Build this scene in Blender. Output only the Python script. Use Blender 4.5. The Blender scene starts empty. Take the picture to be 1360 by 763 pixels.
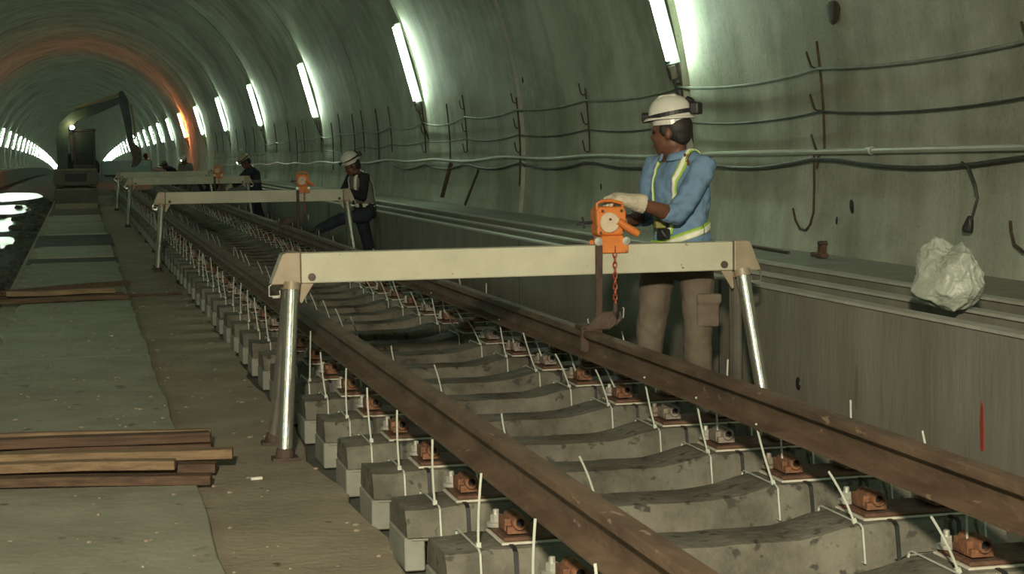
import bpy, bmesh, math, random
from mathutils import Vector, Matrix, noise
from mathutils.bvhtree import BVHTree
random.seed(7)
R_ = math.radians
scene = bpy.context.scene
COL = scene.collection

# ------------------------------------------------------------------ camera, world, exposure
F_PX = 2400.0
CAM_H = 1.41
cam_d = bpy.data.cameras.new('camera')
cam_d.sensor_fit = 'HORIZONTAL'; cam_d.sensor_width = 36.0
cam_d.lens = F_PX / 1360.0 * 36.0
cam_d.clip_start = 0.05; cam_d.clip_end = 1000
cam = bpy.data.objects.new('camera', cam_d); COL.objects.link(cam)
def aim(vp=(104.0, 204.0), roll=0.8):
    yd = Vector(((vp[0]-680)/F_PX, (vp[1]-381.5)/F_PX, 1)).normalized()
    r = R_(roll)
    q = Vector(((vp[0]+1000*math.cos(r)-680)/F_PX, (vp[1]-1000*math.sin(r)-381.5)/F_PX, 1))
    z = q.cross(yd).normalized()
    if z.y > 0: z = -z
    x = yd.cross(z)
    rows = Matrix((x, yd, z))          # world = rows @ cam(x right, y down, z forward)
    m = Matrix.Identity(4)
    for i in range(3):
        m[i][0] = rows[i][0]; m[i][1] = -rows[i][1]; m[i][2] = -rows[i][2]
    m[0][3], m[1][3], m[2][3] = 0, 0, CAM_H
    return m
cam.matrix_world = aim()
scene.camera = cam
w = bpy.data.worlds.new('tunnel_dark'); scene.world = w; w.use_nodes = True
w.node_tree.nodes['Background'].inputs[0].default_value = (0.05, 0.06, 0.05, 1)
w.node_tree.nodes['Background'].inputs[1].default_value = 0.15
scene.view_settings.view_transform = 'Standard'
scene.view_settings.look = 'None'
scene.view_settings.gamma = 1.0
scene.view_settings.use_curve_mapping = False
scene.view_settings.exposure = 1.5
# the film crew's warm lamp beside the camera
def crew_lamp(loc, tgt, energy, size, col, spot=70):
    l = bpy.data.lights.new('crew_lamp', 'SPOT'); l.energy = energy; l.shadow_soft_size = size; l.color = col
    l.spot_size = R_(spot); l.spot_blend = 0.9
    o = bpy.data.objects.new('crew_lamp', l); COL.objects.link(o)
    o.location = loc
    o.rotation_euler = (Vector(tgt)-Vector(loc)).to_track_quat('-Z', 'Y').to_euler()
    return o
crew_lamp((-.7, -1.8, 3.0), (0.9, 7.4, 0.25), 1200, 0.16, (1.0, 0.88, 0.65), 64)
TUBE_STRENGTH = 74.0
TUBE_COL = (0.76, 1.0, 0.75)

# ------------------------------------------------------------------ materials
MATS = {}
def nt_new(name):
    m = bpy.data.materials.new(name); m.use_nodes = True
    return m, m.node_tree, m.node_tree.nodes['Principled BSDF']
def mat(name, c1, c2=None, rough=0.8, metal=0.0, scale=6.0, detail=6.0, bump=0.0, bscale=None, stretch=(1, 1, 1), spots=None, spot_scale=30, lo=0.35, hi=0.65, spec=None):
    m, nt, b = nt_new(name); n = nt.nodes; L = nt.links
    geo = n.new('ShaderNodeNewGeometry'); mp = n.new('ShaderNodeMapping'); mp.inputs['Scale'].default_value = stretch
    L.new(geo.outputs['Position'], mp.inputs['Vector'])
    b.inputs['Roughness'].default_value = rough; b.inputs['Metallic'].default_value = metal
    if spec is not None: b.inputs['Specular IOR Level'].default_value = spec
    nz = n.new('ShaderNodeTexNoise'); nz.inputs['Scale'].default_value = scale; nz.inputs['Detail'].default_value = detail; nz.inputs['Roughness'].default_value = 0.62
    L.new(mp.outputs[0], nz.inputs['Vector'])
    rp = n.new('ShaderNodeValToRGB')
    rp.color_ramp.elements[0].position = lo; rp.color_ramp.elements[1].position = hi
    rp.color_ramp.elements[0].color = (*c1, 1); rp.color_ramp.elements[1].color = (*(c2 or c1), 1)
    L.new(nz.outputs['Fac'], rp.inputs['Fac'])
    out = rp.outputs['Color']
    if spots:
        nz2 = n.new('ShaderNodeTexNoise'); nz2.inputs['Scale'].default_value = spot_scale; nz2.inputs['Detail'].default_value = 3
        L.new(mp.outputs[0], nz2.inputs['Vector'])
        r2 = n.new('ShaderNodeValToRGB'); r2.color_ramp.elements[0].position = spots[1]; r2.color_ramp.elements[1].position = spots[1]+0.06
        r2.color_ramp.elements[0].color = (0, 0, 0, 1); r2.color_ramp.elements[1].color = (1, 1, 1, 1)
        L.new(nz2.outputs['Fac'], r2.inputs['Fac'])
        mx = n.new('ShaderNodeMix'); mx.data_type = 'RGBA'
        L.new(r2.outputs['Color'], mx.inputs['Factor']); L.new(out, mx.inputs['A']); mx.inputs['B'].default_value = (*spots[0], 1)
        out = mx.outputs['Result']
    L.new(out, b.inputs['Base Color'])
    if bump:
        nb = n.new('ShaderNodeTexNoise'); nb.inputs['Scale'].default_value = bscale or scale*4; nb.inputs['Detail'].default_value = 5
        L.new(mp.outputs[0], nb.inputs['Vector'])
        bp = n.new('ShaderNodeBump'); bp.inputs['Strength'].default_value = bump; bp.inputs['Distance'].default_value = 0.02
        L.new(nb.outputs['Fac'], bp.inputs['Height']); L.new(bp.outputs[0], b.inputs['Normal'])
    MATS[name] = m
    return m
def emit(name, col, strength):
    m = bpy.data.materials.new(name); m.use_nodes = True; nt = m.node_tree
    nt.nodes.remove(nt.nodes['Principled BSDF'])
    e = nt.nodes.new('ShaderNodeEmission'); e.inputs[0].default_value = (*col, 1); e.inputs[1].default_value = strength
    nt.links.new(e.outputs[0], nt.nodes['Material Output'].inputs['Surface'])
    MATS[name] = m
    return m
def lining_mat():
    m, nt, b = nt_new('lining'); n = nt.nodes; L = nt.links
    geo = n.new('ShaderNodeNewGeometry')
    def noise_(sc, stretch, det=6, rgh=.6):
        mp = n.new('ShaderNodeMapping'); mp.inputs['Scale'].default_value = stretch
        L.new(geo.outputs['Position'], mp.inputs['Vector'])
        t = n.new('ShaderNodeTexNoise'); t.inputs['Scale'].default_value = sc; t.inputs['Detail'].default_value = det; t.inputs['Roughness'].default_value = rgh
        L.new(mp.outputs[0], t.inputs['Vector']); return t.outputs['Fac']
    def ramp(fac, p0, c0, p1, c1):
        r = n.new('ShaderNodeValToRGB'); e = r.color_ramp.elements
        e[0].position = p0; e[1].position = p1; e[0].color = (*c0, 1); e[1].color = (*c1, 1)
        L.new(fac, r.inputs['Fac']); return r.outputs['Color']
    def mul(a, b_, f=1.0):
        x = n.new('ShaderNodeMix'); x.data_type = 'RGBA'; x.blend_type = 'MULTIPLY'; x.inputs['Factor'].default_value = f
        L.new(a, x.inputs['A']); L.new(b_, x.inputs['B']); return x.outputs['Result']
    base = ramp(noise_(0.55, (1, 1, 1), 8), .3, (.45, .475, .385), .7, (.61, .64, .54))
    streak = ramp(noise_(1.0, (.35, 2.6, .35), 6), .36, (.76, .76, .72), .58, (1, 1, 1))
    patch = ramp(noise_(0.8, (1, .7, 1), 5, .7), .38, (.68, .67, .62), .54, (1, 1, 1))
    fine = ramp(noise_(38, (1, 1, 1), 3), .28, (.72, .72, .7), .46, (1, 1, 1))
    L.new(mul(mul(mul(base, streak), patch), fine, .8), b.inputs['Base Color'])
    b.inputs['Roughness'].default_value = 0.72
    bp = n.new('ShaderNodeBump'); bp.inputs['Strength'].default_value = .45; bp.inputs['Distance'].default_value = .02
    L.new(noise_(9, (1, 2.0, 1), 8, .7), bp.inputs['Height']); L.new(bp.outputs[0], b.inputs['Normal'])
    MATS['lining'] = m
lining_mat()
mat('joint_filler', (.03, .03, .025), (.06, .06, .05), scale=5)
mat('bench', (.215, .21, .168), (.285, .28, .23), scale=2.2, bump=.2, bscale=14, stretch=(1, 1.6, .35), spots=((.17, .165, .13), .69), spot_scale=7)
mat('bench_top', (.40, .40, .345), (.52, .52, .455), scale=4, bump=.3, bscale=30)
mat('floor_tan', (.27, .235, .17), (.39, .34, .255), scale=1.8, bump=.35, bscale=22, spots=((.10, .085, .06), .68), spot_scale=14, detail=8)
mat('slab', (.275, .275, .205), (.385, .385, .30), scale=2.2, bump=.3, bscale=18, spots=((.17, .165, .12), .66), spot_scale=7, detail=8)
mat('bed', (.075, .08, .065), (.14, .145, .12), scale=3, bump=.4, bscale=16)
mat('mud', (.05, .05, .04), (.11, .11, .085), scale=2, rough=.8, bump=.8, bscale=8)
mat('water', (.012, .016, .014), (.02, .024, .02), scale=2, rough=.12, bump=1.0, bscale=4, stretch=(1, .8, 1))
mat('sleeper_concrete', (.085, .08, .06), (.185, .175, .138), scale=5, bump=.45, bscale=35, spots=((.055, .052, .042), .60), spot_scale=16, detail=8)
mat('boot', (.22, .225, .185), (.30, .305, .26), scale=5, bump=.1)
mat('rail_rust', (.10, .064, .042), (.19, .125, .082), scale=9, rough=.68, metal=.25, bump=.3, bscale=45, stretch=(1, .35, 1), spots=((.31, .23, .15), .67), spot_scale=26)
mat('plate_rust', (.085, .043, .027), (.16, .08, .048), scale=22, rough=.75, bump=.3, bscale=70)
mat('orange_rust', (.11, .052, .028), (.25, .11, .052), scale=25, rough=.7, bump=.3, bscale=80)
mat('grey_iron', (.20, .17, .14), (.33, .28, .23), scale=25, rough=.6, metal=.3, bump=.2, bscale=80)
mat('pad_white', (.46, .43, .35), (.62, .59, .50), scale=14)
mat('zinc', (.42, .42, .37), (.58, .58, .52), scale=20, rough=.45, metal=.5)
mat('tie_white', (.42, .46, .39), (.55, .58, .51), scale=12, rough=.5)
mat('tie_black', (.012, .012, .012), (.03, .03, .03), scale=12, rough=.5)
mat('black', (.012, .012, .013), (.028, .028, .03), scale=20, rough=.5)
mat('beam_paint', (.50, .485, .36), (.63, .61, .47), scale=3, rough=.55, bump=.12, bscale=30, spots=((.17, .125, .06), .70), spot_scale=28)
mat('cap_paint', (.33, .265, .185), (.42, .345, .25), scale=6, rough=.5, metal=.2)
mat('galv', (.50, .48, .42), (.64, .62, .55), scale=10, rough=.27, metal=.85, bump=.08, bscale=40)
mat('steel_dark', (.07, .06, .05), (.13, .11, .09), scale=14, rough=.55, metal=.5)
mat('hoist_orange', (.62, .165, .03), (.78, .245, .05), scale=9, rough=.5, spots=((.30, .12, .05), .66), spot_scale=26)
mat('hoist_pale', (.62, .48, .33), (.74, .60, .44), scale=14, rough=.5, spots=((.55, .2, .06), .6), spot_scale=26)
mat('chain_red', (.30, .06, .035), (.42, .10, .05), scale=30, rough=.55, metal=.3)
mat('clamp_iron', (.055, .035, .026), (.10, .066, .048), scale=16, rough=.7, bump=.3, bscale=60)
mat('wood_light', (.19, .125, .07), (.33, .225, .13), scale=5, rough=.8, bump=.35, bscale=20, stretch=(.5, 9, 9))
mat('wood_dark', (.07, .042, .028), (.15, .09, .056), scale=5, rough=.8, bump=.35, bscale=20, stretch=(.5, 9, 9))
mat('rod_rust', (.045, .032, .022), (.09, .062, .042), scale=20, rough=.8)
mat('cable_dark', (.03, .033, .027), (.06, .064, .05), scale=8, rough=.6)
mat('cable_grey', (.20, .22, .18), (.33, .35, .29), scale=6, rough=.55)
mat('pipe_grey', (.40, .42, .36), (.52, .54, .47), scale=4, rough=.4)
mat('red_paint', (.30, .045, .035), (.42, .07, .05), scale=14)
mat('sack_white', (.33, .365, .305), (.47, .505, .435), scale=7, rough=.42, bump=.35, bscale=18)
mat('debris', (.20, .17, .12), (.34, .29, .22), scale=20)
mat('scrap_white', (.7, .69, .6), (.8, .78, .7), scale=20)
mat('skin', (.125, .055, .032), (.175, .08, .046), scale=12, rough=.5)
mat('hair', (.012, .010, .009), (.03, .027, .024), scale=80, rough=.6)
mat('shirt_blue', (.135, .235, .375), (.195, .31, .47), scale=5, rough=.85, bump=.35, bscale=16)
mat('trouser_brown', (.13, .105, .078), (.195, .16, .12), scale=6, rough=.9, bump=.4, bscale=14)
mat('pocket_brown', (.15, .12, .09), (.21, .172, .13), scale=6, rough=.9, bump=.4, bscale=14)
mat('navy', (.018, .022, .036), (.035, .042, .065), scale=6, rough=.9, bump=.3, bscale=16)
mat('black_cloth', (.012, .012, .014), (.028, .028, .032), scale=6, rough=.9, bump=.3, bscale=16)
mat('vest_grey', (.16, .155, .13), (.24, .23, .20), scale=6, rough=.85, bump=.3, bscale=16)
mat('helmet_white', (.66, .64, .57), (.76, .74, .66), scale=5, rough=.28)
mat('helmet_tan', (.30, .25, .17), (.40, .34, .24), scale=5, rough=.4)
mat('glove', (.55, .49, .36), (.70, .63, .48), scale=20, rough=.9, bump=.4, bscale=90)
mat('reflective', (.82, .82, .62), (.90, .90, .72), scale=14, rough=.35)
mat('lime', (.30, .50, .06), (.42, .64, .10), scale=12, rough=.6)
mat('olive', (.22, .22, .06), (.34, .33, .10), scale=30, rough=.7)
mat('boot_leather', (.02, .017, .014), (.05, .043, .035), scale=14, rough=.6)
mat('eye_dark', (.01, .01, .01), (.02, .02, .02), rough=.2)
mat('lip', (.17, .06, .045), (.2, .075, .055), scale=30)
mat('excavator_green', (.028, .05, .042), (.05, .085, .07), scale=4, rough=.5)
mat('excavator_tan', (.25, .20, .10), (.36, .29, .15), scale=4, rough=.55)
mat('excavator_beige', (.13, .125, .095), (.19, .18, .14), scale=4, rough=.6)
mat('rubber', (.015, .015, .015), (.035, .035, .033), scale=12, rough=.8)
mat('trolley_grey', (.20, .235, .215), (.27, .31, .28), scale=3, rough=.6)
_m, _nt, _b = nt_new('cab_glass'); _b.inputs['Base Color'].default_value = (.35, .42, .40, 1); _b.inputs['Roughness'].default_value = .05; _b.inputs['Transmission Weight'].default_value = .92; _b.inputs['IOR'].default_value = 1.1; MATS['cab_glass'] = _m
emit('tube_white', TUBE_COL, TUBE_STRENGTH)
emit('tube_red', (1.0, .24, .075), TUBE_STRENGTH*4.2)
emit('lamp_glass', (1.0, .78, .35), 25)
emit('headlamp_glass', (1.0, 1.0, .9), 14)

# ------------------------------------------------------------------ mesh helpers
class MB:
    def __init__(s): s.v = []; s.f = []
    def add(s, vs, fs):
        o = len(s.v); s.v += [tuple(v) for v in vs]; s.f += [tuple(i+o for i in f) for f in fs]; return s
    def box(s, c, size, rot=None):
        x, y, z = (d/2 for d in size); c = Vector(c)
        vs = [Vector(p) for p in ((-x,-y,-z),(x,-y,-z),(x,y,-z),(-x,y,-z),(-x,-y,z),(x,-y,z),(x,y,z),(-x,y,z))]
        if rot is not None: vs = [rot @ p for p in vs]
        return s.add([p+c for p in vs], [(0,3,2,1),(4,5,6,7),(0,1,5,4),(1,2,6,5),(2,3,7,6),(3,0,4,7)])
    def prism(s, prof, a, b, fn):
        """prof: 2D polygon; fn(u, v, t) -> point; extruded t from a to b"""
        n = len(prof)
        vs = [fn(u, v, a) for u, v in prof] + [fn(u, v, b) for u, v in prof]
        fs = [tuple(range(n))[::-1], tuple(range(n, 2*n))] + [(i, (i+1) % n, (i+1) % n+n, i+n) for i in range(n)]
        return s.add(vs, fs)
    def rings(s, rings, caps=True, closed=False):
        n = len(rings[0]); vs = [p for r in rings for p in r]; fs = []
        m = len(rings)
        for k in range(m-1 if not closed else m):
            a = k*n; b = ((k+1) % m)*n
            for i in range(n):
                j = (i+1) % n; fs.append((a+i, a+j, b+j, b+i))
        if caps and not closed:
            fs.append(tuple(range(n))[::-1]); fs.append(tuple(range((m-1)*n, m*n)))
        return s.add(vs, fs)
    def tube(s, pts, r, seg=8, caps=True, hint=None):
        pts = [Vector(p) for p in pts]; rr = r if isinstance(r, (list, tuple)) else [r]*len(pts)
        rg = []; prev = Vector(hint) if hint else None
        for i, p in enumerate(pts):
            t = (pts[min(i+1, len(pts)-1)]-pts[max(i-1, 0)]).normalized()
            if prev is None:
                prev = Vector((0, 0, 1)) if abs(t.z) < .9 else Vector((1, 0, 0))
            sd = (prev - t*prev.dot(t))
            if sd.length < 1e-5: sd = t.orthogonal()
            sd.normalize(); prev = sd; nn = t.cross(sd)
            q = rr[i]; a, b = q if isinstance(q, tuple) else (q, q)
            rg.append([p + sd*(a*math.cos(2*math.pi*k/seg)) + nn*(b*math.sin(2*math.pi*k/seg)) for k in range(seg)])
        return s.rings(rg, caps)
    def lathe(s, prof, seg=16, m=None):
        """prof: (r, h) pairs round local Z; m: 4x4"""
        m = m or Matrix.Identity(4)
        rg = [[m @ Vector((max(r, 1e-4)*math.cos(2*math.pi*k/seg), max(r, 1e-4)*math.sin(2*math.pi*k/seg), h)) for k in range(seg)] for r, h in prof]
        return s.rings(rg)
    def ball(s, c, rad, rot=None, seg=14, nr=9):
        c = Vector(c); rg = []
        for i in range(nr+1):
            ph = math.pi*(i/nr); ph = min(max(ph, .02), math.pi-.02)
            ring = []
            for k in range(seg):
                th = 2*math.pi*k/seg
                p = Vector((rad[0]*math.sin(ph)*math.cos(th), rad[1]*math.sin(ph)*math.sin(th), -rad[2]*math.cos(ph)))
                ring.append(c + (rot @ p if rot is not None else p))
            rg.append(ring)
        return s.rings(rg)
    def mesh(s, name, m, smooth=False, bevel=0.0, bseg=1):
        me = bpy.data.meshes.new(name); me.from_pydata(s.v, [], s.f); me.update()
        bm = bmesh.new(); bm.from_mesh(me)
        if bevel:
            es = [e for e in bm.edges if len(e.link_faces) == 2 and e.calc_face_angle(0) > .6]
            bmesh.ops.bevel(bm, geom=es, offset=bevel, segments=bseg, profile=.5, affect='EDGES', clamp_overlap=True)
        bmesh.ops.recalc_face_normals(bm, faces=bm.faces)
        bm.to_mesh(me); bm.free()
        if smooth:
            for p in me.polygons: p.use_smooth = True
            try: me.set_sharp_from_angle(angle=R_(40 if smooth is True else smooth))
            except Exception: pass
        me.materials.append(MATS[m] if isinstance(m, str) else m)
        return me
    def build(s, name, m, parent=None, loc=(0, 0, 0), smooth=False, bevel=0.0, bseg=1):
        return obj(name, s.mesh(name, m, smooth, bevel, bseg), parent, loc)
def obj(name, me, parent=None, loc=(0, 0, 0), rot=None):
    o = bpy.data.objects.new(name, me); COL.objects.link(o); o.location = loc
    if rot is not None: o.rotation_euler = rot
    if parent: o.parent = parent
    return o
def tag(o, label, cat, group=None):
    o['label'] = label; o['category'] = cat
    if group: o['group'] = group
    return o
def thing(name, label, cat, loc=(0, 0, 0), group=None, rot=None):
    o = bpy.data.objects.new(name, None); COL.objects.link(o); o.location = loc; o.empty_display_size = .2
    if rot: o.rotation_euler = rot
    return tag(o, label, cat, group)
def struct(o, label=None):
    o['kind'] = 'structure'
    if label: o['label'] = label
    return o
def axis_m(p, d):
    """matrix placing local Z along d at p"""
    return Matrix.Translation(Vector(p)) @ Vector(d).to_track_quat('Z', 'Y').to_matrix().to_4x4()
ORD = ['first', 'second', 'third', 'fourth', 'fifth', 'sixth', 'seventh', 'eighth', 'ninth', 'tenth', 'eleventh', 'twelfth']
def drop(y): return -3.6e-5*max(0.0, y-60.0)**2      # the tunnel dips far ahead
# ------------------------------------------------------------------ tunnel shell
RAD, ZC = 5.12, 1.35
Y0, Y1 = -15.2, 424.8
def wall_x(z, inset=0.0): return math.sqrt((RAD-inset)**2-(z-ZC)**2)
shell = bpy.data.objects.new('ceiling', None); COL.objects.link(shell)
struct(shell, 'curved concrete tunnel lining cast in rings')
A0 = math.asin((-.45-ZC)/RAD)
def ring_mesh(L, seg=56, dz0=0.0, dz1=0.0):
    mb = MB(); g, d = .07, .07
    stations = [(g, RAD+d, dz0), (g+.02, RAD, dz0), (L/2, RAD, (dz0+dz1)/2), (L-g-.02, RAD, dz1), (L-g, RAD+d, dz1)]
    rg = []
    for y, r, dz in stations:
        rg.append([(r*math.cos(A0+(math.pi-2*A0)*k/seg), y, ZC+dz+r*math.sin(A0+(math.pi-2*A0)*k/seg)) for k in range(seg+1)])
    n = seg+1; vs = [p for r in rg for p in r]; fs = []
    for a in range(len(rg)-1):
        for k in range(seg): fs.append((a*n+k, a*n+k+1, (a+1)*n+k+1, (a+1)*n+k))
    return mb.add(vs, fs).mesh('lining_ring', 'lining', smooth=25)
flat_ring = ring_mesh(6.0)
y = Y0
while y < Y1:
    if y < 56: obj('lining_ring', flat_ring, shell, (0, y, 0))
    else: obj('lining_ring', ring_mesh(6.0, 40, drop(y), drop(y+6)), shell, (0, y, 0))
    y += 6.0
end = MB()
end.add([(0, Y1, ZC+drop(Y1))]+[((RAD+.1)*math.cos(2*math.pi*k/32), Y1, ZC+drop(Y1)+(RAD+.1)*math.sin(2*math.pi*k/32)) for k in range(32)], [(0, k+1, (k+1) % 32+1) for k in range(32)])
struct(end.build('wall_end', 'bed'))
# outer skin so that no light leaks through the joints
mb = MB(); ys = [Y0, 56]+[60+20*i for i in range(1, 19)]+[Y1]
rg = [[((RAD+.06)*math.cos(A0+(math.pi-2*A0)*k/40), yy, ZC+drop(yy)+(RAD+.06)*math.sin(A0+(math.pi-2*A0)*k/40)) for k in range(41)] for yy in ys]
mb.add([p for r in rg for p in r], [(a*41+k, a*41+k+1, (a+1)*41+k+1, (a+1)*41+k) for a in range(len(ys)-1) for k in range(40)])
obj('joint_filler', mb.mesh('joint_filler', 'joint_filler', smooth=True), shell)

# benches with cable troughs, both sides
BX, BZ = 3.6, .645
def bench(side, name):
    s = side
    root = bpy.data.objects.new(name, None); COL.objects.link(root)
    struct(root, 'concrete service bench with cable troughs along the tunnel wall')
    ys = [-12, 10, 30, 56]+[60+15*i for i in range(1, 25)]
    def strip(prof, m, nm):
        mb = MB(); rg = [[(s*x, yy, z+drop(yy)) for x, z in prof] for yy in ys]
        n = len(prof); mb.rings(rg, True)
        return obj(nm, mb.mesh(nm, m), root)
    strip([(BX, -.4), (BX+.065, -.4), (BX+.065, BZ-.008), (BX, BZ-.008)], 'bench', 'front_wall')
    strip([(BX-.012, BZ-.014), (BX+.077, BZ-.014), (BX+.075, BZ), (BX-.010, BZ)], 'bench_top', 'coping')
    for x in (3.925, 4.315):
        strip([(x, .3), (x+.05, .3), (x+.05, BZ-.006), (x, BZ-.006)], 'bench', 'trough_wall')
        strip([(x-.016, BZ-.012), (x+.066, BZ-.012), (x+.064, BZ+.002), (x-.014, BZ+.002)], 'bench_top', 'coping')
    strip([(BX+.06, .25), (4.37, .25), (4.37, .43), (BX+.06, .43)], 'bench', 'trough_floor')
    strip([(4.36, .25), (5.3, .25), (5.3, BZ-.012), (4.36, BZ-.012)], 'bench', 'ledge')
    return root
br = bench(1, 'wall_right'); bench(-1, 'wall_left')
# poured vertical joints on the bench face
for yy in (9.9, 14.8, 20.8, 26.8):
    MB().box((BX-.001, yy, .30), (.012, .03, .66)).build('construction_joint', 'bed', br)

# ------------------------------------------------------------------ floor
fl = bpy.data.objects.new('floor', None); COL.objects.link(fl); struct(fl, 'dusty concrete tunnel floor')
def ystrip(x0, x1, z, m, nm, ys, z0=-.5, par=fl):
    mb = MB(); rg = [[(x0, yy, z0+drop(yy)), (x1, yy, z0+drop(yy)), (x1, yy, z+drop(yy)), (x0, yy, z+drop(yy))] for yy in ys]
    return obj(nm, mb.rings(rg).mesh(nm, m), par)
LY = [-12, 10, 30, 56]+[60+15*i for i in range(1, 25)]
ystrip(-.75, 3.62, -.03, 'bed', 'track_bed', LY)
ystrip(-3.62, -.74, -.12, 'mud', 'muddy_ground', LY)
# tan screed with a broken edge along the track
mb = MB(); pts = []; yy = -10.0
rnd = random.Random(3)
while yy < 62:
    pts.append((1.015+rnd.uniform(-.03, .03)+.02*math.sin(yy*2.1), yy)); yy += rnd.uniform(.12, .5)
rg = [[(-.74, b, -.09), (a, b, -.09), (a, b, -.004), (a-.008, b, 0), (-.74, b, 0)] for a, b in pts]
obj('screed', mb.rings(rg).mesh('screed', 'floor_tan'), fl)
# poured pale slabs of the walkway
rnd = random.Random(5)
for (a, b) in ((3.2, 8.05), (8.05, 12.6), (12.6, 17.9), (17.9, 23.7), (25.1, 27.9), (32.2, 37.0), (38.3, 42.0)):
    mb = MB(); ns = max(4, int((b-a)/.35)); rg = []
    for i in range(ns+1):
        t = a+.004+(b-a-.008)*i/ns
        xr = .435+rnd.uniform(-.012, .012); xl = -.62+rnd.uniform(-.08, .06)
        rg.append([(xl, t, -.02), (xr, t, -.02), (xr, t, .018), (xr-.006, t, .024), (xl+.02, t, .02), (xl, t, .004)])
    obj('walkway_slab', mb.rings(rg).mesh('walkway_slab', 'slab'), fl)
ystrip(-.70, .5, .003, 'mud', 'wet_patch', [27.95, 30, 32.15], -.05)
ystrip(-.70, .47, .003, 'mud', 'wet_patch', [23.75, 25.05], -.05)
ystrip(-.70, .5, .003, 'mud', 'wet_patch', [42.1, 56, 70], -.05)
# standing water left of the walkway: separate puddles
rnd = random.Random(11)
for (cx, cy, rx, ry) in ((-1.5, 13.5, .42, 1.6), (-1.75, 19.5, .6, 2.0), (-1.6, 25.0, .5, 2.4), (-1.8, 32.0, .75, 3.2), (-1.75, 41.0, .6, 4.0), (-2.2, 52.0, .9, 5.0), (-2.35, 68.0, 1.0, 7.0)):
    mb = MB(); n = 28; vs = [(cx, cy, -.1165+drop(cy))]
    for k in range(n):
        a = 2*math.pi*k/n; q = 1+.28*noise.noise(Vector((cx*3+math.cos(a)*1.3, cy+math.sin(a)*1.3, 0)))
        vs.append((cx+rx*q*math.cos(a), cy+ry*q*math.sin(a), -.1165+drop(cy+ry*q*math.sin(a))))
    mb.add(vs, [(0, k+1, (k+1) % n+1) for k in range(n)])
    obj('puddle', mb.mesh('puddle', 'water'), fl)
# mud clods between water and walkway
mb = MB(); rnd = random.Random(21)
for i in range(260):
    t = rnd.uniform(7, 62); x = rnd.gauss(-1.05, .3)
    r = rnd.uniform(.03, .12)
    if x < -.68: mb.ball((x, t, -.115), (r*1.3, r*1.6, r*.7), seg=7, nr=4)
o = mb.build('mud_clods', 'mud', fl, smooth=True); o['kind'] = 'stuff'

# ------------------------------------------------------------------ lamps on the wall
def lamp_protos():
    P = {}
    # local: +Z along the wall's slope, -Y towards the viewer's side, X outwards
    P['tube'] = MB().lathe([(.004, 0), (.014, .004), (.014, 1.146), (.004, 1.15)], 10).mesh('tube', 'tube_white', smooth=True)
    P['tube_red'] = MB().lathe([(.004, 0), (.014, .004), (.014, 1.146), (.004, 1.15)], 10).mesh('tube', 'tube_red', smooth=True)
    P['batten'] = MB().box((.06, .055, .575), (.12, .05, 1.22)).mesh('batten', 'trolley_grey', bevel=.006)
    P['holder'] = MB().box((0, .015, 0), (.03, .06, .02)).mesh('tube_holder', 'black', bevel=.003)
    P['conduit'] = MB().tube([(.03, .06, 0), (.03, .06, -.28), (.06, .06, -.62), (.06, .06, -.85)], .013, 6).mesh('conduit', 'cable_dark', smooth=True)
    P['box'] = MB().box((.03, .055, -.10), (.07, .06, .12)).mesh('junction_box', 'steel_dark', bevel=.006)
    return P
LP = lamp_protos()
zb, zt = 2.12, 3.20
def lamp(side, yy, label, group, red=False, full=True):
    xb, xt = wall_x(zb, .135), wall_x(zt, .135)
    th = math.atan2(xb-xt, zt-zb)
    t = thing('fluorescent_lamp', label, 'lamp', (side*xb, yy, zb+drop(yy)), group)
    t.rotation_euler = (0, -th*side, 0 if side > 0 else 0)
    def put(nm, key, loc=(0, 0, 0)):
        o = obj(nm, LP[key], t, loc)
        if side < 0: o.scale = (-1, 1, 1)
        return o
    put('tube', 'tube_red' if red else 'tube'); put('batten', 'batten')
    if full:
        put('tube_holder', 'holder'); put('tube_holder', 'holder', (0, 0, 1.15)); put('conduit', 'conduit'); put('junction_box', 'box')
for k in range(-2, 34):
    yy = 14.8+12*k
    if k < 0: lab, g = 'white fluorescent tube lamp on the right wall behind the viewpoint', 'right wall lamps behind the viewpoint'
    elif k == 0: lab, g = 'large glaring tube lamp on the wall above the blue-shirted worker', None
    elif k == 6: lab, g = 'red glowing tube lamp far down the right wall', None
    elif k < 6: lab, g = 'glowing white tube lamp, %s from the one above the blue-shirted worker' % ORD[k], None
    else: lab, g = 'small white tube lamp beyond the red lamp on the right wall', 'far lamps on the right wall'
    lamp(1, yy, lab, g, red=(k == 6), full=k < 9)
    lamp(-1, yy, 'white tube lamp far down the left wall' if k >= 8 else 'white tube lamp on the left wall outside the picture', 'far lamps on the left wall' if k >= 8 else 'near lamps on the left wall', full=False)

# ------------------------------------------------------------------ rails
def rail_prof(cx, zt_=.525, h=.124):
    zb_ = zt_-h; half = [(.026, zt_), (.0315, zt_-.004), (.0325, zt_-.010), (.0335, zt_-.028), (.0285, zt_-.034), (.010, zt_-.041), (.0075, zt_-.050), (.0070, zb_+.038), (.0095, zb_+.025), (.024, zb_+.0195), (.060, zb_+.010), (.0615, zb_+.008), (.0615, zb_)]
    return [(cx+x, z) for x, z in half]+[(cx-x, z) for x, z in reversed(half)]
XL, XR = 1.235, 2.368
XC = (XL+XR)/2
for cx, lab in ((XL, 'long rusty brown rail nearer the walkway'), (XR, 'long rusty brown rail beside the service bench')):
    mb = MB()
    ys = [1.6+.8*i for i in range(90)]
    rnd = random.Random(int(cx*100))
    rg = []
    pr = rail_prof(0)
    for t in ys: rg.append([(cx+x, t, z) for x, z in pr])
    mb.rings(rg)
    tag(mb.build('rail', 'rail_rust', smooth=32), lab, 'rail', 'track rails')

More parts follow.
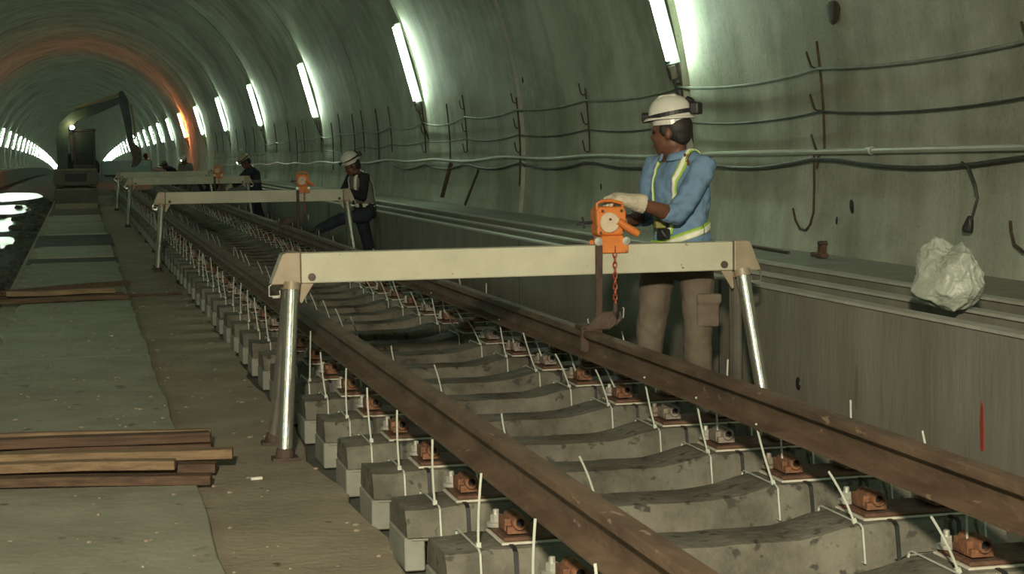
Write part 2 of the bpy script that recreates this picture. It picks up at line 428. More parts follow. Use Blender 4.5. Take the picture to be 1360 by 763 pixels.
# ------------------------------------------------------------------ sleepers
SW = .130
def sleeper_mesh(seed):
    rnd = random.Random(seed); mb = MB(); rg = []
    n = 26
    for i in range(n+1):
        x = -.82+1.64*i/n; a = abs(x)
        top = .338
        if a < .36: top = .300+.038*max(0, (a-.16)/.20)**1.5 if a > .16 else .300
        if a > .74: top -= .006
        top += rnd.uniform(-.003, .003)
        hw = SW*(1.0 if a > .34 else .90+.1*max(0, (a-.14)/.2))
        if i in (0, n): hw -= .006
        j = rnd.uniform(-.003, .003)
        bot = .252 if a > .50 else .252-.062*min(1, (.50-a)/.1)
        rg.append([(x, -hw-.022+j, bot), (x, hw+.022, bot), (x, hw+.008, top-.03), (x, hw-.012, top-.002), (x, hw-.03, top), (x, -hw+.03, top), (x, -hw+.012, top-.003), (x, -hw-.008+j, top-.032)])
    mb.rings(rg)
    return mb.mesh('concrete_body', 'sleeper_concrete', smooth=35)
SM = [sleeper_mesh(s) for s in range(5)]
def boot_mesh():
    mb = MB()
    mb.box((-.795, 0, .198), (.062, .268, .102))
    mb.box((-.595, 0, .2435), (.42, .275, .013))
    mb.box((-.595, .07, .215), (.40, .09, .05))
    return mb.mesh('rubber_boot', 'boot', bevel=.004)
BOOT = boot_mesh()
PAD = MB().box((0, 0, .3425), (.380, .20, .007)).mesh('rail_pad', 'pad_white', bevel=.002)
PLATE = MB().box((0, 0, .352), (.366, .186, .012)).mesh('base_plate', 'plate_rust', bevel=.004)
def shoulder_mesh(m):
    # casting on the outer side of the foot: web plate and a hollow pipe end along Y
    mb = MB(); prof = []
    mb.box((.012, 0, .376), (.060, .105, .020))
    mb.box((-.012, .004, .388), (.018, .075, .032))
    seg = 14
    ro, ri = .0215, .0125
    for y0, y1 in ((-.062, .050),):
        rings = []
        for (r, yy) in ((ri, y0+.03), (ri, y0), (ro-.003, y0), (ro, y0+.004), (ro, y1)):
            rings.append([(.016+r*math.cos(2*math.pi*k/seg), yy, .396+r*math.sin(2*math.pi*k/seg)) for k in range(seg)])
        mb.rings(rings)
    mb.box((.016, 0, .386), (.040, .09, .03))
    return mb.mesh('rail_clip', m, smooth=38)
_co = shoulder_mesh("orange_rust"); CLIP = [_co, _co, _co, shoulder_mesh("grey_iron")]
def bolt_mesh(m):
    mb = MB()
    mb.lathe([(.0265, .366), (.0275, .369), (.0275, .376), (.014, .380)], 14)
    mb.lathe([(.0155, .380), (.016, .382), (.016, .397), (.0145, .399)], 6)
    mb.lathe([(.0085, .399), (.0085, .412), (.007, .414)], 8)
    return mb.mesh('anchor_bolt', m, smooth=25)
BOLT = [bolt_mesh('zinc'), bolt_mesh('zinc'), bolt_mesh('grey_iron')]
HOLE = MB().lathe([(.0122, -.0), (.0122, .012)], 12, axis_m((.016, -.046, .396), (0, 1, 0))).mesh('clip_bore', 'black')
def loop_mesh(wd, th, m, nm, z0=.238):
    o = .004+th
    y = SW+.012+o
    mb = MB()
    outer = [(-y-.022, z0-th), (y+.022, z0-th), (y+.006, .334), (y-.014, .340+th), (-y+.014, .340+th), (-y-.004, .334)]
    inner = [(-y-.022+th, z0), (y+.022-th, z0), (y+.006-th, .332), (y-.016, .340), (-y+.016, .340), (-y-.004+th, .332)]
    rg = []
    n = len(outer); vs = []
    for x in (-wd/2, wd/2): vs += [(x, a, b) for a, b in outer]+[(x, a, b) for a, b in inner]
    fs = []
    for i in range(n):
        j = (i+1) % n
        fs += [(i, j, 2*n+j, 2*n+i), (n+i, 3*n+i, 3*n+j, n+j), (i, n+i, n+j, j), (2*n+i, 2*n+j, 3*n+j, 3*n+i)]
    return mb.add(vs, fs).mesh(nm, m)
WL = loop_mesh(.0055, .003, 'tie_white', 'cable_tie')
BL = loop_mesh(.012, .003, 'tie_black', 'black_band')
WLR = [loop_mesh(.009, .003, 'tie_white', 'cable_tie')]
def tail_mesh(L, bend):
    mb = MB(); pts = []
    for i in range(7):
        t = i/6; pts.append((bend*t*t, 0, L*t))
    mb.tube(pts, [(.0036, .0026)]*7, 6, hint=(1, 0, 0))
    mb.box((0, 0, .006), (.013, .012, .014))
    return mb.mesh('tie_tail', 'tie_white', smooth=True)
TAIL = [tail_mesh(.20, .012), tail_mesh(.165, -.02), tail_mesh(.235, .0), tail_mesh(.12, .01)]
SP, SY0 = .69, 3.323
SK = 1.13; SXC = 1.9615; SEAT = .5013
rnd = random.Random(42)
GY = (8.42, 21.9, 35.2, 45.5)
for i in range(96):
    yy = SY0+SP*i + rnd.uniform(-.015, .015)
    if yy > 62: break
    if i < 12: lab, g = 'concrete track sleeper, %s counted from the bottom edge of the picture' % ORD[i], 'track sleepers'
    elif yy < GY[1]: lab, g = 'concrete sleeper between the near and second gantry', 'track sleepers'
    elif yy < GY[2]: lab, g = 'concrete sleeper between the second and third gantry', 'track sleepers'
    else: lab, g = 'small far concrete sleeper beyond the third gantry', 'track sleepers'
    t = thing('track_sleeper', lab, 'sleeper', (SXC, yy, -.183), g, rot=(0, 0, R_(rnd.uniform(-.5, .5))))
    t.scale = (SK, SK, SK)
    obj('concrete_body', SM[i % 5], t)
    obj('rubber_boot', BOOT, t); obj('rubber_boot', BOOT, t, rot=(0, 0, math.pi))
    near, mid = yy < 19, yy < 36
    for s, cx in ((-1, -.470), (1, .583)):
        if mid: obj('rail_pad', PAD, t, (cx, 0, 0))
        obj('base_plate', PLATE, t, (cx, 0, 0))
        for q in (-1, 1):
            if not mid and q == 1: continue
            v = rnd.randrange(4); oc, ob = (.152, .168) if q < 0 else (.085, .075)
            # the pipe end always faces the viewer's side: mirror in X only
            c = obj('rail_clip', CLIP[v], t, (cx+q*oc, -.026+rnd.uniform(-.006, .006), 0))
            c.scale = (-q, 1, 1)
            if near: 
                h = obj('clip_bore', HOLE, c)
            if mid:
                obj('anchor_bolt', BOLT[rnd.randrange(3)], t, (cx+q*ob, .064+rnd.uniform(-.004, .004), -.006))
    if near:
        obj('black_band', BL, t, (-.635, 0, 0)); obj('black_band', BL, t, (.47, 0, 0)); obj('black_band', BL, t, (.66, 0, 0))
        for x in (-.725, .36, .74): obj('cable_tie', WL, t, (x+rnd.uniform(-.01, .01), 0, 0))
    def tail(x, y, lean_x, lean_y, k, z=.34):
        obj('tie_tail', TAIL[k], t, (x, y, z), rot=(R_(lean_y), R_(lean_x), 0))
    tail(-.725, -.10, rnd.uniform(-10, 3), rnd.uniform(-8, 4), rnd.choice((0, 0, 2)))
    if rnd.random() < .25: tail(-.535+rnd.uniform(-.02, .02), .10, rnd.uniform(-6, 6), rnd.uniform(-4, 8), rnd.choice((1, 0)), .335)
    tail(.36, -.11, rnd.uniform(-26, -12), rnd.uniform(-6, 6), rnd.choice((0, 1)))
    if rnd.random() < .75: tail(.435, -.02, rnd.uniform(-24, -8), rnd.uniform(-6, 6), rnd.choice((0, 1)), .342)
    if rnd.random() < .6: tail(-.204, -.06, rnd.uniform(-16, -4), 0, 1 if rnd.random() < .6 else 3, .298)
    if rnd.random() < .55: tail(.70, .05, rnd.uniform(-14, 4), 0, 2, .335)

# ------------------------------------------------------------------ gantries
BEAM_Z0, BEAM_Z1 = .792, .934
def gantry_meshes():
    M = {}
    L = 1.062
    mb = MB(); mb.box((0, 0, (BEAM_Z0+BEAM_Z1)/2), (2*L, .10, BEAM_Z1-BEAM_Z0))
    M['beam'] = mb.mesh('beam', 'beam_paint', bevel=.007, bseg=2)
    mb = MB()
    # trapezoid end cap, folded plate
    prof = [(L+.004, BEAM_Z0-.002), (L+.142, BEAM_Z0-.002), (L+.138, BEAM_Z0+.012), (L+.088, BEAM_Z1-.004), (L+.07, BEAM_Z1+.004), (L+.004, BEAM_Z1+.004)]
    mb.prism(prof, -.058, .058, lambda u, v, t: (u, t, v))
    M['cap'] = mb.mesh('end_cap', 'cap_paint', bevel=.005, bseg=2)
    M['bolt'] = MB().lathe([(.003, -.012), (.017, -.012), (.018, -.009), (.018, 0)], 12, axis_m((L-.048, -.05, BEAM_Z0+.030), (0, 1, 0))).mesh('pivot_bolt', 'steel_dark', smooth=35)
    mb = MB()
    mb.add([(L-.06, -.035, BEAM_Z0), (L+.0, -.035, BEAM_Z0), (L+.01, -.035, BEAM_Z0-.085), (L-.0, -.035, BEAM_Z0-.095), (L-.06, -.027, BEAM_Z0), (L, -.027, BEAM_Z0), (L+.01, -.027, BEAM_Z0-.085), (L, -.027, BEAM_Z0-.095)],
           [(0, 1, 2, 3), (7, 6, 5, 4), (0, 4, 5, 1), (1, 5, 6, 2), (2, 6, 7, 3), (3, 7, 4, 0)])
    M['gusset'] = mb.mesh('gusset_plate', 'cap_paint', bevel=.002)
    mb = MB()
    mb.tube([(L+.135, -.03, BEAM_Z0+.0), (L+.15, -.03, BEAM_Z0-.01), (L+.15, -.03, BEAM_Z0-.055), (L+.10, -.03, BEAM_Z0-.058), (L+.10, -.03, BEAM_Z0-.03)], .005, 6)
    mb.box((L+.118, -.03, BEAM_Z0-.058), (.035, .03, .012))
    M['latch'] = mb.mesh('latch_loop', 'galv', smooth=True)
    return M
GM = gantry_meshes()
def gantry(yy, label):
    t = thing('lifting_gantry', label, 'gantry', (2.052, yy, 0), 'rail lifting gantries')
    obj('beam', GM['beam'], t)
    for s in (1, -1):
        def put(nm, k, par=t):
            o = obj(nm, GM[k], par); o.scale = (s, 1, 1); return o
        put('end_cap', 'cap'); put('pivot_bolt', 'bolt'); put('gusset_plate', 'gusset'); put('latch_loop', 'latch')
        for q in (-1, 1):
            top = Vector((s*1.108, q*.045, BEAM_Z0+.005)); bot = Vector((s*1.178, q*.235, -.01 if s > 0 else .02))
            d = (bot-top).normalized()
            mb = MB(); mb.tube([top, bot], .034 if q < 0 else .031, 18)
            lg = mb.build('leg', 'galv', t, smooth=True)
            mb = MB(); mb.tube([top-d*.0, top+d*.035], .040, 16)
            mb.build('collar', 'cap_paint', lg, smooth=35)
            zf = bot.z
            mb = MB(); mb.box((bot.x, bot.y, zf-.012), (.12, .10, .016)); mb.lathe([(.045, zf-.006), (.042, zf+.02), (.036, zf+.035)], 16, Matrix.Translation((bot.x, bot.y, 0)))
            mb.build('foot_plate', 'clamp_iron', lg, bevel=.0)
    return t
gantry(GY[0], 'nearest pale lifting gantry spanning the track beside the blue-shirted worker')
gantry(GY[1], 'second lifting gantry beam, beside the worker in the grey and black vest')
gantry(GY[2], 'third lifting gantry, beside the stooping worker in dark clothes')
gantry(GY[3], 'farthest lifting gantry beam in front of the small distant workers')

# ------------------------------------------------------------------ chain hoists
def hoist(yy, x, label, detail=True):
    t = thing('chain_hoist', label, 'hoist', (x, yy, BEAM_Z1), 'orange chain hoists on the gantries')
    # carriage with wheels riding on the beam
    mb = MB(); mb.prism([(-.062, .012), (.062, .012), (.054, .045), (-.054, .045)], -.066, .066, lambda u, v, w: (u, w, v))
    for w in (-.064, .064): mb.box((0, w, -.01), (.16, .008, .06))
    mb.build('carriage', 'hoist_orange', t, bevel=.004)
    for wx in (-.072, .068):
        mb = MB(); mb.lathe([(.004, -.016), (.014, -.016), (.020, -.010), (.020, .004), (.004, .006)], 14, axis_m((wx, -.068, .018), (0, -1, 0)))
        mb.build('wheel', 'zinc', t, smooth=35)
    body = MB()
    prof = [(-.074, .045), (.056, .045), (.072, .075), (.074, .16), (.062, .182), (-.058, .186), (-.078, .165)]
    body.prism(prof, -.058, .058, lambda u, v, w: (u, w, v))
    hb = body.build('housing', 'hoist_orange', t, bevel=.012, bseg=2)
    mb = MB()
    pr = []
    for k in range(18):
        a = 2*math.pi*k/18
        pr.append((-.018+.044*math.cos(a)*(1.25 if math.cos(a) > 0 else 1), .108+.050*math.sin(a)))
    mb.prism(pr, -.072, -.058, lambda u, v, w: (u, w, v)); mb.build('cover_plate', 'hoist_pale', hb, bevel=.004)
    for bx, bz in ((-.012, .124), (-.05, .165), (.045, .165), (.055, .07), (-.06, .06)):
        MB().lathe([(.002, -.008), (.006, -.008), (.007, 0)], 8, axis_m((bx, -.071, bz), (0, 1, 0))).build('cover_bolt', 'steel_dark', hb)
    mb = MB(); mb.tube([(-.068, -.04, .165), (-.072, -.045, .20), (-.05, -.045, .212), (.0, -.045, .214), (.055, -.045, .20), (.06, -.04, .175)], .008, 8)
    mb.build('grab_handle', 'hoist_orange', t, smooth=True)
    mb = MB(); mb.tube([(.03, -.075, .115), (.06, -.08, .09), (.105, -.082, .062), (.125, -.082, .05)], [.017, .018, .020, .016], 10)
    mb.build('lever', 'hoist_orange', t, smooth=True)
    mb = MB(); mb.tube([(-.06, .02, .11), (-.12, .02, .105), (-.14, .02, .105)], .007, 8); mb.tube([(-.125, .02, .135), (-.115, .02, .08)], .006, 6); mb.box((-.135, .02, .098), (.03, .02, .012))
    mb.build('hand_wheel', 'black', t, smooth=True)
    # load strap and chain down to the rail (in local z below the beam top)
    zr = .525-BEAM_Z1
    mb = MB(); mb.prism([(-.042, .0), (-.006, .0), (-.012, zr-.06), (-.044, zr-.06)], -.006, .006, lambda u, v, w: (u-.045, w-.066, v))
    mb.build('load_bar', 'clamp_iron', t, bevel=.003)
    mb = MB(); z = -.02; k = 0
    while z > zr+.09:
        c = Vector((.012, -.062, z)); rg = []
        for a in range(10):
            th = 2*math.pi*a/10; u = .009*math.cos(th); v = .017*math.sin(th)
            rg.append((u, v))
        pts = [c+(Vector((u, 0, v)) if k % 2 else Vector((0, u, v))) for u, v in rg]; pts.append(pts[0]); 
        mb.tube(pts, .0038, 5, caps=False); z -= .026; k += 1
    mb.build('chain', 'chain_red', t, smooth=True)
    mb = MB()
    hx = .012
    zr += .03
    mb.tube([(hx, -.062, zr+.10), (hx, -.062, zr+.06), (hx-.023, -.062, zr+.02), (hx, -.062, zr-.005), (hx+.027, -.062, zr+.02), (hx+.024, -.062, zr+.055)], [.012, .014, .016, .016, .012, .005], 10)
    mb.build('hook', 'clamp_iron', t, smooth=True)
    mb = MB(); mb.tube([(hx+.036, -.062, zr+.075), (hx+.042, -.062, zr+.07), (hx+.04, -.062, zr+.03), (hx+.017, -.062, zr-.0)], .004, 6)
    mb.build('safety_latch', 'zinc', t, smooth=True)
    mb = MB()
    dx = XR-x; zr -= .03
    mb.prism([(-.05, zr-.10), (.0, zr-.115), (.045, zr-.09), (.058, zr+.0), (-.04, zr+.02)], -.085, -.062, lambda u, v, w: (u+dx, w, v))
    mb.prism([(-.036, zr+.0), (.10, zr+.0), (.145, zr+.03), (.125, zr+.09), (.055, zr+.085)], -.083, -.064, lambda u, v, w: (u+dx, w, v))
    mb.box((dx+.005, -.02, zr+.012), (.09, .13, .022))
    cl = mb.build('rail_clamp', 'clamp_iron', t, bevel=.006)
    MB().lathe([(.002, -.006), (.006, -.006), (.007, 0)], 8, axis_m((dx+.0, -.085, zr-.06), (0, 1, 0))).build('clamp_bolt', 'zinc', cl)
    return t
hoist(GY[0], 2.492, 'orange chain hoist under the white glove on the nearest gantry')
hoist(GY[1], 2.63, 'orange chain hoist on the second gantry beam')
hoist(GY[2], 2.60, 'small far orange chain hoist on the third gantry beam')

# ------------------------------------------------------------------ people
def vec(p): return Vector(p)
class Person:
    def __init__(s, label, J, base, voxel=.012):
        s.J = {k: (Vector(v) if not isinstance(v, (int, float)) else v) for k, v in J.items()}
        s.base = Vector(base); s.vox = voxel
        s.root = thing('person', label, 'person', base, 'workers in the tunnel')
        s.F = Vector((s.J['F'].x, s.J['F'].y, 0)).normalized(); s.L = Vector((0, 0, 1)).cross(s.F)
        hf = s.J['HF'].normalized(); hu = s.J.get('HU', Vector((0, 0, 1))); hu = (hu-hf*hf.dot(hu)).normalized(); hl = hu.cross(hf)
        s.HM = Matrix((hl, hf, hu)).transposed()     # local x left, y front, z up
        s.hc = s.J['head']
    def finish(s, mb, name, m, voxel=None, smooth=4, parent=None, disp=0.0, dsize=.12):
        mb.v = [tuple(Vector(p)-s.base) for p in mb.v]
        o = mb.build(name, m, parent or s.root)
        if voxel != 0:
            r = o.modifiers.new('remesh', 'REMESH'); r.mode = 'VOXEL'; r.voxel_size = voxel or s.vox; r.use_smooth_shade = True
            if smooth:
                k = o.modifiers.new('smooth', 'SMOOTH'); k.factor = .5; k.iterations = smooth
            if disp:
                tx = bpy.data.textures.new('folds', 'CLOUDS'); tx.noise_scale = dsize; tx.noise_depth = 2
                d = o.modifiers.new('folds', 'DISPLACE'); d.texture = tx; d.strength = disp; d.texture_coords = 'GLOBAL'; d.mid_level = .5
        return o
    def h(s, x, y, z): return s.hc + s.HM @ Vector((x, y, z))
    def body(s, m='skin'):
        J = s.J; mb = MB()
        mb.ball(s.h(0, -.012, .030), (.076, .096, .092), s.HM, 18, 12)         # skull
        mb.ball(s.h(0, .022, -.045), (.060, .070, .075), s.HM, 16, 10)         # jaw and cheeks
        mb.ball(s.h(0, .062, -.098), (.026, .022, .020), s.HM)                 # chin
        mb.ball(s.h(0, .094, -.022), (.013, .018, .024), s.HM)                 # nose
        mb.ball(s.h(0, .080, .018), (.050, .018, .012), s.HM)                  # brow
        for q in (-1, 1):
            mb.ball(s.h(q*.079, -.008, -.015), (.011, .020, .032), s.HM)       # ear
            mb.ball(s.h(q*.032, .076, -.030), (.020, .012, .016), s.HM)        # cheekbone
        up = (s.hc-J['neck']).normalized()
        mb.tube([J['neck']-up*.05, J['neck']+up*.03, s.h(0, -.015, -.06), s.h(0, -.01, -.02)], [.064, .055, .053, .05], 14)
        # trunk and limbs under the clothes
        mb.tube([J['pelvis'], (J['pelvis']+J['chest'])/2, J['chest'], J['neck']], [(.135, .09), (.12, .085), (.145, .095), (.06, .055)], 16, hint=s.L)
        for q in 'LR':
            mb.tube([J['s'+q], J['e'+q], J['w'+q]], [.042, .040, .027], 12)
            wd = (J['w'+q]-J['e'+q]).normalized()
            mb.tube([J['s'+q], (J['s'+q]+J['neck'])/2, J['neck']], [.045, .05, .05], 12)
            mb.tube([J['e'+q], J['e'+q]+wd*.09, J['w'+q]], [.040, .041, .027], 12)
            mb.tube([J['h'+q], J['k'+q], J['a'+q]], [.075, .05, .035], 12)
            mb.tube([J['w'+q], J['w'+q]+wd*.05], [.026, .030], 10)
        o = s.finish(mb, 'body', m, smooth=3)
        for q in (-1, 1):
            e = MB(); e.ball(s.h(q*.031, .081, -.002), (.011, .006, .007), s.HM, 10, 6); s.finish(e, 'eye', 'eye_dark', voxel=0, parent=o)
        e = MB(); e.ball(s.h(0, .086, -.066), (.024, .008, .007), s.HM, 10, 6); s.finish(e, 'mouth', 'lip', voxel=0, parent=o)
        hm = MB(); hm.ball(s.h(0, -.030, .020), (.082, .088, .090), s.HM, 18, 12); hm.ball(s.h(0, -.055, -.03), (.068, .052, .045), s.HM)
        for q in (-1, 1): hm.ball(s.h(q*.066, .02, .01), (.012, .022, .035), s.HM)
        s.finish(hm, 'hair', 'hair', smooth=1)
        return o
    def shirt(s, m, sleeve=1.0, fat=1.0, collar=None, disp=.02, hem=-.06, dsize=.12):
        J = s.J; mb = MB(); ax = (J['chest']-J['pelvis']).normalized()
        pel = J['pelvis']+ax*hem
        sh = (J['sL']+J['sR'])/2
        f = fat
        pts = [pel, J['pelvis']+ax*.06, (J['pelvis']+J['chest'])/2, J['chest'], sh-ax*.01, sh+(J['neck']-sh)*.6, J['neck']+ax*.005]
        mb.tube(pts, [(.168*f, .130*f), (.160*f, .126*f), (.160*f, .124*f), (.175*f, .130*f), (.160*f, .100*f), (.100*f, .080*f), (.072, .068)], 22, hint=s.L)
        for q in 'LR':
            a, e, w_ = J['s'+q], J['e'+q], J['w'+q]
            end = e+(w_-e)*sleeve
            inn = a+(sh-a)*.6
            mid = (a+e)/2
            mb.tube([inn, a, mid, e], [.070*f, .070*f, .062*f, .056*f], 14)
            mb.ball(e, (.056*f, .056*f, .056*f))
            mb.tube([e, (e+end)/2, end], [.056*f, .054*f, .050*f], 14)
        o = s.finish(mb, 'shirt', m, smooth=6, disp=disp, dsize=dsize)
        s.sh = o
        if collar:
            c = MB(); n = 18; rg = []
            for hgt, rr in ((0.0, 1.12), (.032, .98), (.034, 1.06), (-.002, 1.30)):
                ring = []
                for k in range(n+1):
                    th = math.pi*2*(.04+.92*k/n)+math.pi/2
                    ring.append(J['neck']+s.L*(.072*rr*math.cos(th))+s.F*(.075*rr*math.sin(th))+ax*(hgt-.012*max(0, math.sin(th))*2))
                rg.append(ring)
            vs = [p for r in rg for p in r]; N = n+1
            c.add(vs, [(a*N+k, a*N+k+1, (a+1)*N+k+1, (a+1)*N+k) for a in range(3) for k in range(n)])
            co = s.finish(c, 'collar', collar, voxel=0, parent=o)
            sd = co.modifiers.new('thick', 'SOLIDIFY'); sd.thickness = .006
            for p in co.data.polygons: p.use_smooth = True
        return o
    def trousers(s, m, w=1.0, disp=.02):
        J = s.J; mb = MB(); ax = (J['chest']-J['pelvis']).normalized()
        mb.tube([J['pelvis']+ax*.05, J['pelvis'], J['pelvis']-ax*.09, J['pelvis']-ax*.13], [(.150, .110), (.160, .120), (.150, .115), (.10, .09)], 20, hint=s.L)
        for q in 'LR':
            h, k, a = J['h'+q], J['k'+q], J['a'+q]
            mb.tube([h+(h-k).normalized()*.04, h, h+(k-h)*.5, k], [.085*w, .093*w, .084*w, .074*w], 16)
            mb.ball(k, (.073*w,)*3)
            mb.tube([k, k+(a-k)*.5, a+(k-a)*.08], [.073*w, .070*w, .066*w], 16)
        return s.finish(mb, 'trousers', m, smooth=5, disp=disp)
    def boots(s, m='boot_leather'):
        J = s.J
        for q in 'LR':
            d = J['f'+q]; d = Vector((d.x, d.y, d.z)).normalized(); a = J['a'+q]
            mb = MB(); up = Vector((0, 0, 1))
            mb.tube([a+(J['k'+q]-a).normalized()*.12, a, a-up*.025], [.052, .052, .048], 12)
            heel = a-d*.045-up*.045
            mb.tube([heel, a+d*.06-up*.05, a+d*.15-up*.062, a+d*.195-up*.068], [(.040, .038), (.046, .040), (.046, .030), (.03, .02)], 12, hint=d.cross(up))
            s.finish(mb, 'boot', m, smooth=2, voxel=.01)
    def hand(s, q, d, up_, m='glove', curl=.5, name='glove', vox=.0048, thumb=1, fat=1.0):
        """d: direction of the hand, up_: back of the hand"""
        w_ = s.J['w'+q]; d = Vector(d).normalized(); up_ = Vector(up_); up_ = (up_-d*up_.dot(d)).normalized(); sd = d.cross(up_)*(1 if q == 'L' else -1)
        # sd points to the thumb side
        mb = MB()
        mb.tube([w_-d*.045, w_-d*.01, w_+d*.03, w_+d*.075, w_+d*.095], [(.036, .033*thumb), (.034, .030*thumb), (.042, .024*thumb), (.045, .021*thumb), (.040, .015*thumb)], 14, hint=sd)
        for i, (off, L) in enumerate(((.032, .072), (.011, .080), (-.011, .074), (-.031, .058))):
            p = w_+d*.088+sd*off; dirn = d.copy(); pts = [w_+d*.06+sd*off*.9, p]; a = 0
            for j, fr in enumerate((.42, .33, .25)):
                a += curl*(.55, .85, .6)[j]+.04*i*curl
                dd = d*math.cos(a)-up_*math.sin(a)
                p = p+dd*(L*fr); pts.append(p)
            mb.tube(pts, [.010, .0105, .0098, .0092, .0075], 8)
        p0 = w_+d*.02+sd*.03; td = (d*.65+sd*.75-up_*.35*(.4+curl)).normalized()
        p1 = p0+td*.045; td2 = (d*.85+sd*.2-up_*.6*(.3+curl)).normalized(); p2 = p1+td2*.032; p3 = p2+td2*.024
        mb.tube([p0-td*.01, p1, p2, p3], [.014, .0125, .011, .008], 8)
        mb.v = [tuple(w_+(Vector(p_)-w_)*fat) for p_ in mb.v]
        return s.finish(mb, name, m, voxel=vox, smooth=2)
    def helmet(s, m='helmet_white', lamp=True, pack=False, lit=False):
        mb = MB(); seg = 32; rg = []
        prof = [(1.0, .0), (1.0, .022), (.985, .045), (.93, .080), (.82, .110), (.64, .134), (.40, .150), (.18, .157), (.01, .159)]
        for r, z in prof:
            ring = []
            for k in range(seg):
                th = 2*math.pi*k/seg; x = .100*r*math.cos(th); y = .116*r*math.sin(th)
                ring.append(s.h(x, y-.006, .066+z*.76))
            rg.append(ring)
        mb.rings(rg)
        brim = []
        for rr, z in ((.98, .012), (1.03, .006), (1.055, .0), (1.045, -.005), (.96, .0)):
            ring = []
            for k in range(seg):
                th = 2*math.pi*k/seg; pk = max(0, math.sin(th))**3*.30*(rr-.96)/.14; dn = 1
                ring.append(s.h(.100*(rr)*math.cos(th), .116*(rr+pk)*math.sin(th)-.006, .066+z-.012*max(0, math.sin(th))**3*(rr-.96)/.14))
            brim.append(ring)
        mb.rings(brim, caps=False, closed=True)
        for x in (-.03, 0, .03):
            mb.tube([s.h(x, .066, .066+.090), s.h(x, .035, .066+.116-abs(x)*.1), s.h(x, -.03, .066+.119-abs(x)*.1), s.h(x, -.078, .066+.090)], .006, 6)
        o = s.finish(mb, 'helmet', m, voxel=0)
        for p in o.data.polygons: p.use_smooth = True
        # harness band below the rim, chin strap
        bd = MB(); rg = []
        for rr, z in ((.80, .035), (.83, .035), (.83, .008), (.80, .008)):
            rg.append([s.h(.100*rr*math.cos(2*math.pi*k/seg), .116*rr*math.sin(2*math.pi*k/seg)-.008, z+.026) for k in range(seg)])
        bd.rings(rg, caps=False, closed=True); s.finish(bd, 'headband', 'helmet_white' if m == 'helmet_white' else 'black', voxel=0, parent=o)
        if lamp:
            st = MB(); rg = []
            for rr, z0 in ((1.015, .034), (1.035, .034), (1.035, .010), (1.015, .010)):
                rg.append([s.h(.100*rr*math.cos(2*math.pi*k/seg), .116*rr*math.sin(2*math.pi*k/seg)-.006, .066+z0*.9+.016*(-math.sin(2*math.pi*k/seg))) for k in range(seg)])
            st.rings(rg, caps=False, closed=True); s.finish(st, 'lamp_strap', 'black', voxel=0, parent=o)
            lp = MB(); lp.lathe([(.02, -.03), (.026, -.02), (.028, .015), (.024, .018)], 14, axis_m(s.h(0, .126, .078), s.HM @ Vector((0, 1, 0))))
            hl = s.finish(lp, 'headlamp', 'black', voxel=0, parent=o)
            if lit:
                g = MB(); g.lathe([(.002, .019), (.021, .019), (.021, .021), (.002, .022)], 14, axis_m(s.h(0, .126, .078), s.HM @ Vector((0, 1, 0))))
                s.finish(g, 'lamp_glass', 'headlamp_glass', voxel=0, parent=o)
        if pack:
            pk = MB(); pk.box(s.h(0, -.140, .108), (.078, .050, .062), s.HM); pk.tube([s.h(0, -.09, .160), s.h(0, -.115, .150), s.h(0, -.138, .11)], .018, 8)
            s.finish(pk, 'battery_pack', 'black', voxel=.007, smooth=3, parent=o)
        return o
    def bvh(s):
        key = s.sh.name
        if getattr(s, '_bk', None) != key:
            bpy.context.view_layer.update()
            dg = bpy.context.evaluated_depsgraph_get(); ev = s.sh.evaluated_get(dg); me = ev.to_mesh()
            s._b = BVHTree.FromPolygons([v.co.copy()+s.base for v in me.vertices], [tuple(p.vertices) for p in me.polygons]); ev.to_mesh_clear(); s._bk = key
        return s._b
    def ribbon(s, path, width, axis, name, m, off=.006, closed=False, n=60, parent=None, slide=0.0):
        """strip laid on the garment; path: (origin inside, direction) pairs, cast outwards"""
        P = [(Vector(a), Vector(b).normalized()) for a, b in path]
        if closed: P = P+[P[0]]
        vs = []; W = 4; k_ = len(P)-1; b = s.bvh(); ax = Vector(axis).normalized()
        for k in range(n+1):
            f = k/n*k_; i = min(int(f), k_-1); t = f-i
            o = P[i][0].lerp(P[i+1][0], t); d = P[i][1].lerp(P[i+1][1], t).normalized()
            for j in range(W):
                oo = o+ax*(width*(j/(W-1)-.5))
                hit, nrm, idx, dist = b.ray_cast(oo, d)
                vs.append((hit if hit is not None else oo+d*.14)+d*off)
        mb = MB(); mb.add(vs, [(k*W+j, k*W+j+1, (k+1)*W+j+1, (k+1)*W+j) for k in range(n) for j in range(W-1)])
        o = s.finish(mb, name, m, voxel=0, parent=parent)
        sd = o.modifiers.new('thick', 'SOLIDIFY'); sd.thickness = .004; sd.offset = 0
        for p_ in o.data.polygons: p_.use_smooth = True
        return o
    def waist(s, z_up, width, name, m, off=.006, tilt=0.0, phase=0.0):
        J = s.J; ax = (J['chest']-J['pelvis']).normalized(); c = J['pelvis']+ax*z_up; P = []
        for k in range(24):
            a = 2*math.pi*k/24
            P.append((c+ax*(tilt*math.sin(a+phase)), s.L*math.cos(a)+s.F*math.sin(a)))
        return s.ribbon(P, width, ax, name, m, off, closed=True, n=72)
